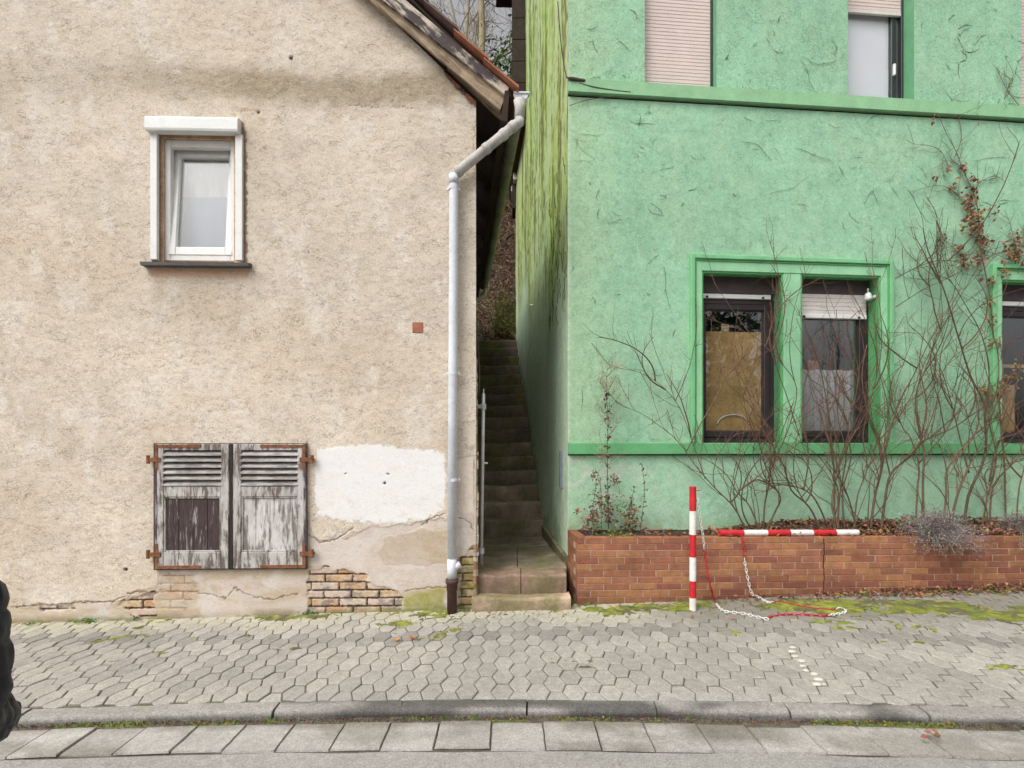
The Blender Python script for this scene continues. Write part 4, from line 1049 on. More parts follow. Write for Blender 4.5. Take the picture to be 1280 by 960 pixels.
def upper_window(o, zsh, D):
    a0, a1 = o
    fr = MB(); fr.ring(G, a0, a1, UB + .01, UT, .055, D - .07, D, .006)
    w = fr.build('window', MAT['grey_frame'], green)
    mb = MB(); slats(mb, a0 + .004, a1 - .03, zsh + .05, UT - .02, D + .035, .043); mb.build('roller_shutter', MAT['pink_shutter'], w)
    mb = MB(); mb.pbox(G, a0 + .004, a1 - .03, zsh, zsh + .05, D + .012, D + .04, .005); mb.build('shutter_end_bar', MAT['white_shutter'], w)
    mb = MB(); mb.pbox(G, a1 - .03, a1 - .001, UB + .01, UT, D + .005, D + .045, .004); mb.build('guide_rail', MAT['grey_frame'], w)
    if zsh > UB + .3:
        s0, s1 = a0 + .05, a1 - .06
        mb = MB(); mb.ring(G, s0, s1, UB + .06, UT - .06, .075, D - .05, D + .008, .008); mb.build('sash', MAT['grey_frame'], w)
        mb = MB(); mb.pbox(G, s0 + .075, s1 - .075, UB + .14, UT - .14, D - .03, D - .02); mb.build('glass', MAT['glass_bright'], w)
        mb = MB(); mb.pbox(G, s0 + .02, s1 - .02, UB + .08, UT - .1, D - .048, D - .042); mb.build('blind', MAT['white_blind'], w)  # white sheet added behind the pane, stands in for reflected sky
        mb = MB(); mb.pbox(G, s1 - .06, s1 - .035, UB + .42, UB + .56, D + .008, D + .04, .006); mb.build('handle', MAT['white_pvc'], w)
    mb = MB(); mb.ring(G, a0 - .3, a1 + .3, UB - .3, UT + .3, .28, D - .30, D - .29); mb.pbox(G, a0 - .3, a1 + .3, UB - .3, UT + .3, -.9, -.85); mb.build('room', MAT['dark_room'], w)
upper_window(U1, UB + .004, -.13); upper_window(U2, G.z(1095, 18.5, -.17), -.20); upper_window(U3, UB + .004, -.13)
def green_rest():
    # small white lamp in the corner of the right-hand window
    mb = MB(); c = G.p(*G.az(1085, 371, -.07), -.07)
    mb.tube([c + Vector((0, 0, .05)), c + Vector((0, 0, .035)), c + Vector((0, -.01, -.03)), c + Vector((0, -.01, -.045))], [.018, .034, .044, .034], 10)
    mb.tube([c + Vector((0, 0, .05)), c + Vector((0, 0, .10))], .008, 6); mb.pbox(G, G.a(1092, -.07), O2[1] + .0, c.z - .02, c.z + .02, -.11, -.05)
    mb.build('outside_lamp', MAT['white'], green, True)
    mb = MB(); y0, y1 = 6.72, 6.62                             # slim plate on the side wall
    zp0, zp1 = H - (609 - 560) / F * 6.67, H - (564 - 560) / F * 6.67
    x = alley_right(6.67)
    mb.box((x - .012, 6.67, (zp0 + zp1) / 2), .03, .11, zp1 - zp0); mb.build('wall_plate', MAT['bluegrey'], green)
    mb = MB(); mb.tube([Vector((alley_right(9.5), 9.5, 4.15)), Vector((alley_right(9.5) - .05, 9.5, 4.15))], .02, 8); mb.build('wall_hook', MAT['white'], green)
    # back part of the house jutting over the alley head, dark weatherboarding
    xb = alley_right(YEND); mb = MB()
    for i in range(13):
        z0 = 7.95 + i * .42; mb.box((.30, 12.3, z0 + .2), .60 + .004 * (i % 2), 3.4, .405)
    mb.build('rear_bay', MAT['dark_wood'], green)
    mb = MB(); mb.box((xb - .06 + .3, YEND + .0, 7.86), .60, .6, .15); mb.build('bay_fascia', MAT['pipe_grey'], green)
    mb = MB(); mb.box((xb + .12, YEND + .2, 7.50), .40, .6, .55); mb.build('bay_bracket', MAT['dark_wood'], green)
    mb = MB(); mb.hexa([G.p(-.3, 12.6, .35), G.p(8.6, 12.6, .35), G.p(8.6, 12.8, .35), G.p(-.3, 12.8, .35), Vector((-.4, 13.5, 12.6)), Vector((9.5, 14, 12.6)), Vector((9.5, 14, 12.8)), Vector((-.4, 13.5, 12.8))])
    mb.build('roof', MAT['dark_wood'], green)  # unseen slab over the walls, added to keep the interior dark
green_rest()

# ================================================================== STAIRS
stairs = empty('stone_stairs', (.1, 5.6, 0), 'steep worn sandstone stairs with mossy landing climbing the narrow alley', 'stairs')
def stone_block(mb, x0, x1, y0, y1, z0, z1, seed, nx=12, jag=.008):
    """worn block: top, front and ends with uneven nosing"""
    prof = [(0, z0), (0, z0 + .5 * (z1 - z0)), (0, z1 - .02), (.006, z1 - .006), (.022, z1), ((y1 - y0) * .5, z1 + .002), (y1 - y0, z1)]
    base = len(mb.v); m = len(prof)
    c0 = np.array(mb.cur)
    for i in range(nx + 1):
        f = i / nx; x = x0 + (x1 - x0) * f
        for k, (dy, z) in enumerate(prof):
            nz = float(fbm(x * 7 + seed, z * 7 + dy * 5, 3, seed)) - .5
            wear = -.018 * math.exp(-((f - .5) / .22) ** 2) if k >= 2 else 0
            mb.v.append((x, y0 + dy - jag * 2 * nz * (k < 4), z + (jag * 1.5 * nz + wear if 2 <= k else 0)))
            mo = float(sstep(.46, .62, fbm(x * 3.1 + seed * 3, dy * 3 + z * 2, 3, seed + 5)))
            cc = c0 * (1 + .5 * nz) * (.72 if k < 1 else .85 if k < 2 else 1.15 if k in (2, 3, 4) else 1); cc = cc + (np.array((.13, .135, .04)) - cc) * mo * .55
            mb.c.append(tuple(cc))
    for i in range(nx):
        for k in range(m - 1):
            a = base + i * m + k; mb.f.append((a, a + m, a + m + 1, a + 1)); mb.m.append(0)
    for e in (0, nx):
        b = len(mb.v); q = [mb.v[base + e * m + k] for k in range(m)] + [(mb.v[base + e * m][0], y1, z0)]
        mb.v.extend(q); mb.c.extend([tuple(c0 * .8)] * len(q)); f = tuple(range(b, b + len(q))); mb.f.append(f if e == 0 else f[::-1]); mb.m.append(0)
def make_stairs():
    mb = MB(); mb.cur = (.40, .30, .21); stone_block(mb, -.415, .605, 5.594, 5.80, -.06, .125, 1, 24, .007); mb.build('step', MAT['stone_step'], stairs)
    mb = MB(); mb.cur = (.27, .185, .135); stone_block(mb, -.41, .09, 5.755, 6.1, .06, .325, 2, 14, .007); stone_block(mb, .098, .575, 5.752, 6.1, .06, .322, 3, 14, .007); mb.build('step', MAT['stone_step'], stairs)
    mb = MB()                                                       # landing slabs
    ys = [6.105, 6.75, 7.45, 8.16]
    for i in range(3):
        y0, y1 = ys[i], ys[i + 1] - .008
        xl, xr = alley_left(y0).x + .02, alley_right(y0, .05); xm = xl + (xr - xl) * random.uniform(.45, .58)
        for (p, q) in ((xl, xm - .005), (xm + .005, xr)):
            mb.cur = tuple(np.array((.24, .20, .145)) * random.uniform(.8, 1.15)); stone_block(mb, p, q, y0, y1, .1, .325 + .006 * i + random.uniform(-.006, .006), 10 + i * 2, 8, .006)
    mb.build('landing', MAT['stone_step'], stairs)
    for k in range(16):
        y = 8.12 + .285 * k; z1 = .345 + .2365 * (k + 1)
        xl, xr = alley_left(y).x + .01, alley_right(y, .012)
        mb = MB(); mb.cur = tuple(np.array((.29, .235, .175)) * random.uniform(.75, 1.2) * max(.42, 1 - .055 * k))  # higher steps painted darker: alley shade put into the stone colour
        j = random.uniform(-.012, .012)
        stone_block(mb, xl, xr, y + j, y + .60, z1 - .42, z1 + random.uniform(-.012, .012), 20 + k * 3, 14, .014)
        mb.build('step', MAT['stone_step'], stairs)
make_stairs()
pole = empty('railing_pole', (-.31, 5.92, .33), 'slim galvanised pole bracketed to the corner of the beige house beside the stairs', 'pole')
mb = MB(); pb, pt = P(601.5, 707, 5.92), P(604.5, 486, 5.92)
mb.tube([pb, pb + (pt - pb) * .97, pb + (pt - pb) * .975, pt], [.0185, .0185, .008, .006], 12); mb.build('pole', MAT['galv'], pole, True)
for f in (.085, .90):
    mb = MB(); c = pb + (pt - pb) * f; mb.box(c + Vector((-.04, .0, 0)), .085, .02, .04); mb.tube([c - Vector((0, 0, .03)), c + Vector((0, 0, .03))], .031, 12); mb.box(c + Vector((-.078, 0, 0)), .012, .07, .09); mb.build('bracket', MAT['galv'], pole)
mb = MB(); c = pb + (pt - pb) * .58; mb.tube([c, c + Vector((.055, -.01, .0))], .010, 8); mb.build('latch_pin', MAT['white'], pole, True)

# ================================================================== PLANTER
planter = empty('brick_planter', (.692, 5.74, 0), 'low orange brick planter wall along the foot of the green house', 'planter')
PL_LEN = 7.4
def ptop(a): return .715 - .012 * a
def make_planter():
    mb = MB(); mo = MB()
    mo.hexa([PF.p(.004, -.1, -.006), PF.p(PL_LEN, -.1, -.006), PF.p(PL_LEN, ptop(PL_LEN) - .012, -.006), PF.p(.004, ptop(0) - .012, -.006),
             PF.p(.004, -.1, -.11), PF.p(PL_LEN, -.1, -.11), PF.p(PL_LEN, ptop(PL_LEN) - .012, -.11), PF.p(.004, ptop(0) - .012, -.11)])
    mo.hexa([PF.p(.006, -.1, -.11), PF.p(.11, -.1, -.11), PF.p(.11, ptop(0) - .012, -.11), PF.p(.006, ptop(0) - .012, -.11), PF.p(.006, -.1, -.54), PF.p(.11, -.1, -.54), PF.p(.11, ptop(0) - .012, -.54), PF.p(.006, ptop(0) - .012, -.54)])
    crs, bl = .0705, .285; crack_a = PF.a(1030)
    pal = [(.32, .135, .075), (.34, .15, .075), (.29, .115, .068), (.35, .165, .08), (.265, .10, .065), (.31, .135, .08), (.37, .175, .085)]
    def brick(a0, a1, z0, z1, o0, o1, slope=True):
        c = np.array(random.choice(pal)) * random.uniform(.88, 1.1)
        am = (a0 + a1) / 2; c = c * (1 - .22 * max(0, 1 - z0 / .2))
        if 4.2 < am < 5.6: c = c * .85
        mb.cur = tuple(c)
        t = -.012 if slope else 0
        s0, s1 = t * a0, t * a1; B = .004; j = random.uniform(-.002, .002)
        L0 = [(a0, z0 + s0, o0), (a1, z0 + s1, o0), (a1, z1 + s1, o0), (a0, z1 + s0, o0)]; L1 = [(x, z, o1 - B + j) for x, z, _ in L0]
        L2 = [(a0 + B, z0 + s0 + B, o1 + j), (a1 - B, z0 + s1 + B, o1 + j), (a1 - B, z1 + s1 - B, o1 + j), (a0 + B, z1 + s0 - B, o1 + j)]
        vs = [PF.p(*q) for q in L0 + L1 + L2]; fs = [(8, 9, 10, 11), (3, 2, 1, 0)]
        for k in range(4):
            jj = (k + 1) % 4; fs += [(k, jj, 4 + jj, 4 + k), (4 + k, 4 + jj, 8 + jj, 8 + k)]
        mb._add(vs, fs)
    nrow = 12
    for r in range(nrow):
        z1 = .715 - r * crs - .0; z0 = z1 - crs + (.0065 if random.random() < .5 else .005)
        a = -(.0 if r % 2 else bl * .5) - (.06 if r % 3 == 0 else 0)
        while a < PL_LEN:
            a0, a1 = max(a, 0), min(a + bl - .009, PL_LEN)
            if a1 - a0 > .03:
                if a0 < crack_a - .02 and a1 > crack_a + .02:
                    k = .006 * math.sin(r * 1.3); brick(a0, crack_a - .006 + k, z0, z1, -.105, 0); brick(crack_a + .006 + k, a1, z0, z1, -.105, 0)
                else: brick(a0, a1, z0, z1, -.105, 0)
            a += bl
        o = -.108 - (.13 if r % 2 else 0)                           # end face going back to the house wall
        while o > -.54:
            o1 = max(o - bl + .007, -.545)
            c = np.array(random.choice(pal)) * random.uniform(.7, 1.0); mb.cur = tuple(c)
            mb.hexa([PF.p(0, z0, o), PF.p(.10, z0, o), PF.p(.10, z1, o), PF.p(0, z1, o), PF.p(0, z0, o1), PF.p(.10, z0, o1), PF.p(.10, z1, o1), PF.p(0, z1, o1)]); o -= bl
    mo2 = MB(); mo2.pbox(PF, crack_a - .010, crack_a + .010, -.1, ptop(crack_a) - .013, -.03, -.0035); mo2.build('crack', MAT['soil'], planter)
    mb.build('brickwork', MAT['brick'], planter); mo.build('mortar', MAT['mortar'], planter)
    A = np.arange(.11, PL_LEN, .04); Oo = np.arange(.105, .62, .03); a, o = np.meshgrid(A, Oo)
    z = .715 - .012 * a - .02 + .10 * sstep(.1, .45, o) * sstep(1.5, 2.8, a) + .05 * sstep(.8, 2, a) * (fbm(a * 3, o * 5, 3, 7) - .5) + .03 * fbm(a * 14, o * 14, 2, 8)
    PTS = np.stack([PF.o[0] + PF.d[0] * a - PF.n[0] * o, PF.o[1] + PF.d[1] * a - PF.n[1] * o, z], -1)
    lim = GF.o[1] + (PTS[..., 0] - GF.o[0]) * .09 - .005
    PTS[..., 1] = np.minimum(PTS[..., 1], lim)
    grid_mesh('soil', PTS, np.ones((len(Oo) - 1, len(A) - 1), bool), MAT['soil'], planter)
make_planter()
def soil_z(a, o): return .715 - .012 * a - .015 + .10 * float(sstep(.1, .45, o) * sstep(1.5, 2.8, a)) + .015 * float(sstep(.8, 2, a))
def plantpt(u, v=660, o=.25):
    a = PF.a(u, -o); return PF.p(a, soil_z(a, o), -o)

# ================================================================== BARRIER POSTS AND CHAIN
def striped(mb, p, q, r, cuts, first_red=True):
    for i in range(len(cuts) - 1):
        mb.mi = (0 if first_red else 1) if i % 2 == 0 else (1 if first_red else 0)
        a, b = p + (q - p) * cuts[i], p + (q - p) * cuts[i + 1]
        mb.tube([a, b], r, 20, cap=(i in (0, len(cuts) - 2)))
def barrier():
    g = PG0(866, 762.5); t = P(866, 610, g.y)
    root = empty('barrier_post', g, 'upright red and white striped barrier post in front of the brick planter', 'barrier post', 'red and white barrier posts')
    mb = MB(); cut = [0, .175, .36, .543, .72, .905, 1.0]; striped(mb, t, g - Vector((0, 0, .02)), .034, [0, .185, .375, .557, .748, .885, 1.0]); mb.build('shaft', [MAT['red'], MAT['white']], root, False)
    mb = MB(); mb.tube([t + Vector((0, 0, -.001)), t + Vector((0, 0, .012)), t + Vector((0, 0, .016))], [.036, .036, .028], 20); mb.build('cap', MAT['red'], root)
    mb = MB(); hk = t + Vector((.036, 0, -.03)); mb.tube([hk, hk + Vector((.03, 0, .012)), hk + Vector((.04, 0, .0))], .005, 6); mb.build('hook', MAT['red'], root)
    a0, a1 = PF.a(900, -.06), PF.a(1072, -.06); zc = lambda a: ptop(a) + .036
    p, q = PF.p(a0, zc(a0), -.06), PF.p(a1, zc(a1), -.06)
    root2 = empty('barrier_post', p, 'red and white striped barrier post lying flat along the top edge of the planter', 'barrier post', 'red and white barrier posts')
    mb = MB(); striped(mb, p, q, .034, [0, .165, .334, .50, .665, .835, 1]); mb.build('shaft', [MAT['red'], MAT['white']], root2)
    mb = MB(); d = (q - p).normalized(); mb.tube([p + d * .001, p - d * .012, p - d * .016], [.036, .036, .028], 20); mb.build('cap', MAT['red'], root2)
    # chain
    segs = [('w', [P(871, 617, g.y), P(874, 640, g.y + .02), P(879, 672, g.y + .06)]), ('r', [P(882, 700, g.y + .08), P(887, 728, g.y + .09), PG0(893, 750, .012)]),
            ('w', [PG0(898, 758, .012), PG0(906, 764, .012), PG0(930, 767, .012), PG0(957, 773.5, .012)]), ('r', [PG0(962, 771, .012), PG0(980, 768, .012), PG0(1004, 768, .012), PG0(1030, 769.5, .012)]),
            ('w', [PG0(1043, 768, .012), PG0(1055, 766, .012), PG0(1057, 763, .012), PG0(1050, 760.5, .012)]), ('r', [PG0(1040, 762, .012), PG0(1010, 759.5, .012), PG0(975, 752.5, .012)])]
    yb = PF.p(PF.a(930), 0, .03).y
    segs += [('w', [PG0(962, 753, .012), Vector((P(948, 751, yb).x, yb + .01, .05)), P(939, 740, yb), P(932, 708, yb)]), ('r', [P(930, 690, yb), P(928, 672, yb), PF.p(PF.a(926), ptop(1.6) + .02, -.03), PF.p(PF.a(912), ptop(1.6) + .018, -.035), PF.p(PF.a(903, -.05), ptop(1.6) + .02, -.045)])]
    pts, cols = [], []
    flat = [(p_, c) for c, ps in segs for p_ in ps]
    # Catmull-Rom through the points
    Pn = [f[0] for f in flat]; Cn = [f[1] for f in flat]
    dense, dc = [], []
    for i in range(len(Pn) - 1):
        p0, p1, p2, p3 = Pn[max(i - 1, 0)], Pn[i], Pn[i + 1], Pn[min(i + 2, len(Pn) - 1)]
        for t_ in np.linspace(0, 1, 24, endpoint=False):
            dense.append(.5 * ((2 * p1) + (p2 - p0) * t_ + (2 * p0 - 5 * p1 + 4 * p2 - p3) * t_ ** 2 + (3 * p1 - p0 - 3 * p2 + p3) * t_ ** 3)); dc.append(Cn[i] if t_ < .5 else Cn[i + 1])
    mb = MB(); acc = 0; last = dense[0]; pitch = .033; k = 0
    for q_, c in zip(dense[1:], dc[1:]):
        acc += (q_ - last).length
        if acc >= pitch:
            d = (q_ - last).normalized(); acc = 0
            mid = q_
            side = d.cross(Vector((0, 0, 1)) if abs(d.z) < .8 else Vector((0, 1, 0))).normalized(); up = side.cross(d)
            s_ = (side if k % 2 else up) * 1.0; s_ = (side * math.cos(k * 1.57 + .6) + up * math.sin(k * 1.57 + .6))
            L, W = .024, .0115
            loop = [mid + d * (L * math.cos(t_) if abs(math.cos(t_)) < .9 else L * math.cos(t_)) + s_ * W * math.sin(t_) for t_ in np.linspace(0, 2 * math.pi, 11)]
            mb.mi = 0 if c == 'r' else 1
            mb.tube(loop, .0042, 5, cap=False); k += 1
        last = q_
    o = mb.build('barrier_chain', [MAT['red'], MAT['white']], None, True)
    tag(o, 'red and white plastic chain linking the two barrier posts, trailing on the pavement', 'chain')
barrier()
# ================================================================== BANK AND TREES BEHIND
def hill_z(y, x=0):
    return np.interp(y, [12.5, 13.1, 14.6, 16.6, 20, 30, 60, 90], [4.10, 4.35, 6.3, 9.0, 11.0, 13.5, 19, 24])
def build_hill():
    xs = np.concatenate([np.linspace(-60, -9, 20), np.arange(-8, 10, .14), np.linspace(11, 60, 20)]); ys = np.concatenate([np.arange(12.62, 21, .12), np.linspace(21.5, 90, 40)])
    X, Y = np.meshgrid(xs, ys); Z = hill_z(Y) + .5 * (fbm(X * .5, Y * .5, 4, 201) - .5) * sstep(12.7, 14, Y) + .18 * (fbm(X * 3, Y * 3, 3, 202) - .5)
    wo = np.maximum(sstep(8.5, 13, X), sstep(-6.5, -10, X)); Zo = np.interp(Y, [12.6, 18, 30, 60, 90], [-.3, 2.2, 8, 19, 24]) + .5 * (fbm(X * .5, Y * .5, 4, 203) - .5); Z = Z * (1 - wo) + Zo * wo
    Z[0] = -.4
    tag(grid_mesh('hillside', np.stack([X, Y, Z], -1), np.ones((len(ys) - 1, len(xs) - 1), bool), MAT['hill'], None), kind='structure')
build_hill()
rnd = random.Random(21)
def rdir(s=1.0): return Vector((rnd.gauss(0, s), rnd.gauss(0, s), rnd.gauss(0, s)))
def limb(mb, p, d, L, r0, r1, n=6, wob=.12, up=.0, sides=6):
    pts = [Vector(p)]; d = Vector(d).normalized()
    for i in range(n):
        d = (d + rdir(wob) + Vector((0, 0, up))).normalized(); pts.append(pts[-1] + d * L / n)
    mb.tube(pts, [r0 + (r1 - r0) * i / n for i in range(n + 1)], sides); return pts, d
def bare_tree(name, x, y, h, r, lean, label, dens=1.0):
    z0 = float(hill_z(y)) - .2
    root = empty(name, (x, y, z0), label, 'tree', 'bare trees on the bank behind the houses')
    tr = MB(); tr.cur = (.30, .26, .16); cr = MB(); cr.cur = (.27, .215, .15)
    pts, d = limb(tr, (x, y, z0), (lean, 0, 1), h * .95, r, r * .25, 10, .05, .05, 9)
    tr.build('trunk', MAT['bark'], root, True)
    for i in range(int(17 * dens)):
        k = rnd.randint(3, 9); p = pts[k] + (pts[k + 1] - pts[k]) * rnd.random(); an = rnd.uniform(0, 6.28)
        q, dd = limb(cr, p, (math.cos(an), math.sin(an), rnd.uniform(.4, 1.5)), h * rnd.uniform(.14, .34), r * .30, r * .06, 6, .16, .08, 5)
        for j in range(6):
            m = rnd.randint(1, 5); q2, d2 = limb(cr, q[m], (q[m + 1] - q[m]).normalized() + rdir(.55), h * rnd.uniform(.05, .14), r * .10, .008, 5, .2, .1, 4)
            for jj in range(5):
                mm = rnd.randint(1, 4); limb(cr, q2[mm], (q2[mm] - q2[mm - 1]).normalized() + rdir(.6), h * rnd.uniform(.025, .07), .010, .005, 3, .2, .1, 3)
    cr.build('crown', MAT['bark'], root)
def px_xy(u, Y): return (u - UC) / F * Y
bare_tree('bare_tree', px_xy(597, 20), 20, 14, .19, .01, 'bare tree with the thickest mossy trunk, seen between the roof edge and the green house')
bare_tree('bare_tree', px_xy(582, 23), 23, 15, .13, -.02, 'slim bare tree left of the thick mossy trunk above the roof tiles', .8)
bare_tree('bare_tree', px_xy(556, 21), 21, 13, .07, .015, 'thin bare tree standing farthest left above the roof verge', .7)
bare_tree('bare_tree', px_xy(618, 24), 24, 15, .14, .16, 'bare tree leaning right towards the dark timber bay of the green house', .9)
bare_tree('bare_tree', px_xy(626, 16.6), 16.6, 11, .055, -.14, 'thin dark bare sapling leaning left in front of the thick trunk', .45)
def leafy_tree(name, x, y, z0, h, w, cols, label, group, n, cone=False, ls=.10):
    root = empty(name, (x, y, z0), label, 'tree' if h > 2 else 'shrub', group)
    tr = MB(); tr.cur = (.09, .065, .045); pts, d = limb(tr, (x, y, z0), (0, 0, 1), h * .9, .035 * h ** .8, .01, 8, .03, .03, 7)
    cr = MB(); cents = []
    for i in range(40):
        t = rnd.uniform(.12, 1); rad = w * ((1 - t) * .9 + .12 if cone else math.sin(math.pi * min(t * .9 + .08, 1)) ** .7) * rnd.uniform(.3, 1); an = rnd.uniform(0, 6.28)
        c = Vector((x + math.cos(an) * rad, y + math.sin(an) * rad, z0 + h * t)); cents.append(c)
        k = min(7, int(t * .8 * 8)); tr.tube([pts[k], (pts[k] + c) / 2 + Vector((0, 0, .05 * h * rnd.random())), c], [.012 * h ** .7, .008 * h ** .6, .004], 4)
    for i in range(n):
        c = rnd.choice(cents); p = c + rdir(.10 * h ** .75 if not cone else .13 * w); col = rnd.choice(cols); f = rnd.uniform(.7, 1.3)
        cr.cur = tuple(q * f for q in col); L = ls * rnd.uniform(.6, 1.4); cr.leaf(p, rdir(), rdir(), L, L * .5, .15)
    tr.build('trunk', MAT['bark'], root); cr.build('crown', MAT['leaf'], root)
EV = [(.035, .075, .03), (.05, .10, .035), (.025, .055, .025)]
leafy_tree('evergreen_tree', px_xy(634, 16.6), 16.6, 9.0, 5.0, 1.0, [(.06, .13, .04), (.09, .17, .05), (.12, .18, .06)], 'small bright evergreen behind the gutter, beside the dark timber bay', None, 2200, False, .14)
# trees across the road, behind the photographer, mirrored in the panes
for i, (x, y, h, w_) in enumerate([(-7.5, -11.5, 9.5, 2.4), (-2, -12.5, 8.3, 2.5), (3.5, -12, 9.0, 2.6), (9, -11.5, 9.6, 2.7), (14.5, -13, 9.2, 2.6)]):
    leafy_tree('roadside_evergreen', x, y, -.4, h, w_, EV, 'dark evergreen standing across the road, only mirrored in the window panes', 'evergreens across the road', 2600, False, .42)

def strands(mb, n, region, cols, Lr, r):
    for i in range(n):
        x, y = rnd.uniform(*region[0]), rnd.uniform(*region[1]); z = float(hill_z(y)) + rnd.uniform(-.05, .25)
        mb.cur = tuple(c * rnd.uniform(.7, 1.25) for c in rnd.choice(cols))
        d = Vector((rnd.gauss(0, .6), rnd.uniform(-1, .1), rnd.uniform(-.2, 1.1)))
        pts = [Vector((x, y, z))]; d.normalize(); L = rnd.uniform(*Lr)
        for k in range(5): d = (d + rdir(.22) + Vector((0, -.03, -.20))).normalized(); pts.append(pts[-1] + d * L / 5)
        mb.tube(pts, [r, r, r * .9, r * .7, r * .5, r * .3], 3, cap=False)
mb = MB()
for i in range(900):
    q = P(632, 400, 12.95) + Vector((rnd.gauss(0, .20), -.24 + rnd.gauss(0, .06), rnd.uniform(-.45, .6))); mb.cur = tuple(c * rnd.uniform(.6, 1.3) for c in rnd.choice([(.12, .14, .03), (.16, .17, .04), (.10, .07, .045), (.20, .14, .09)])); mb.leaf(q, rdir() + Vector((0, -.3, -.3)), rdir(), rnd.uniform(.03, .08), .03, .3)
strands(mb, 900, ((-1.3, .6), (12.9, 17.2)), [(.30, .21, .13), (.36, .27, .16), (.22, .13, .09), (.16, .09, .06)], (.3, .9), .006)
for i in range(3800):
    x, y = rnd.uniform(-1.3, .6), rnd.uniform(12.75, 17.2); z = float(hill_z(y)) + rnd.uniform(0, .22)
    mb.cur = tuple(c * rnd.uniform(.6, 1.3) for c in rnd.choice([(.17, .085, .06), (.22, .12, .08), (.10, .06, .04), (.26, .17, .10), (.08, .10, .035)])); L = rnd.uniform(.05, .11); mb.leaf((x, y, z), rdir(), Vector((0, -.6, 1)) + rdir(.4), L, L * .6, .2)
tag(mb.build('dry_undergrowth', MAT['leaf']), 'tangle of dry brown undergrowth on the bank at the head of the stairs', 'undergrowth', kind='stuff')
def rock(name, c, sx, sy, sz, label, seed, col, cat='stone', group=None, mat='moss_stone', nz=.22, nu=22, nv=14, sq=.55):
    mb = MB(); mb.cur = col; mb.sphere((0, 0, 0), 1, 1, 1, nu, nv)
    V = np.array(mb.v); n = np.sign(V) * np.abs(V) ** sq; n = n / np.maximum(np.linalg.norm(n, axis=1)[:, None], .6)
    k = 1 + nz * (fbm(V[:, 0] * 2.2 + seed, V[:, 1] * 2.2 + V[:, 2] * 1.7, 4, seed) - .5) * 2
    V = n * k[:, None] * np.array((sx, sy, sz)) + np.array(c); mb.v = [tuple(q) for q in V]
    cc = np.array(col) * (.7 + .6 * fbm(V[:, 0] * 5 / max(sx, .05) * .3, V[:, 2] * 5 / max(sx, .05) * .3, 3, seed + 1))[:, None]; mb.c = [tuple(q) for q in cc]
    return tag(mb.build(name, MAT[mat], None, True), label, cat, group)
rock('mossy_stone', P(632, 400, 12.95), .31, .25, .50, 'upright yellow green mossy stone at the head of the alley stairs', 5, (.10, .105, .028), nz=.48, nu=48, nv=34, sq=.22)
rock('mossy_stone', P(604, 415, 12.75) + Vector((-.1, .1, -.35)), .22, .2, .3, 'low dark stone left of the tall mossy stone at the stair head', 9, (.07, .06, .05))

# ================================================================== LEAFLESS SHRUBS IN THE PLANTER
def clampout(p, mn=.035):
    o = (p.x - GF.o[0]) * GF.n[0] + (p.y - GF.o[1]) * GF.n[1]
    if o < mn: p = p + Vector((GF.n[0], GF.n[1], 0)) * (mn - o)
    return p
def gpt(u, v, out):
    return GF.p(*GF.az(u, v, out), out)
def smooth_path(pts, per=4):
    out = []
    for i in range(len(pts) - 1):
        p0, p1, p2, p3 = pts[max(i - 1, 0)], pts[i], pts[i + 1], pts[min(i + 2, len(pts) - 1)]
        for t in np.linspace(0, 1, per, endpoint=False):
            out.append(.5 * ((2 * p1) + (p2 - p0) * t + (2 * p0 - 5 * p1 + 4 * p2 - p3) * t * t + (3 * p1 - p0 - 3 * p2 + p3) * t ** 3))
    return out + [pts[-1]]
def twig_path(p, d, L, n=5, wob=.13, up=.10):
    pts = [Vector(p)]; d = Vector(d).normalized()
    for i in range(n):
        d = (d + rdir(wob) + Vector((0, 0, up))).normalized(); pts.append(clampout(pts[-1] + d * L / n, .02))
    return pts
TW = [(.135, .066, .048), (.16, .078, .055), (.105, .058, .04), (.17, .075, .062), (.12, .078, .045)]
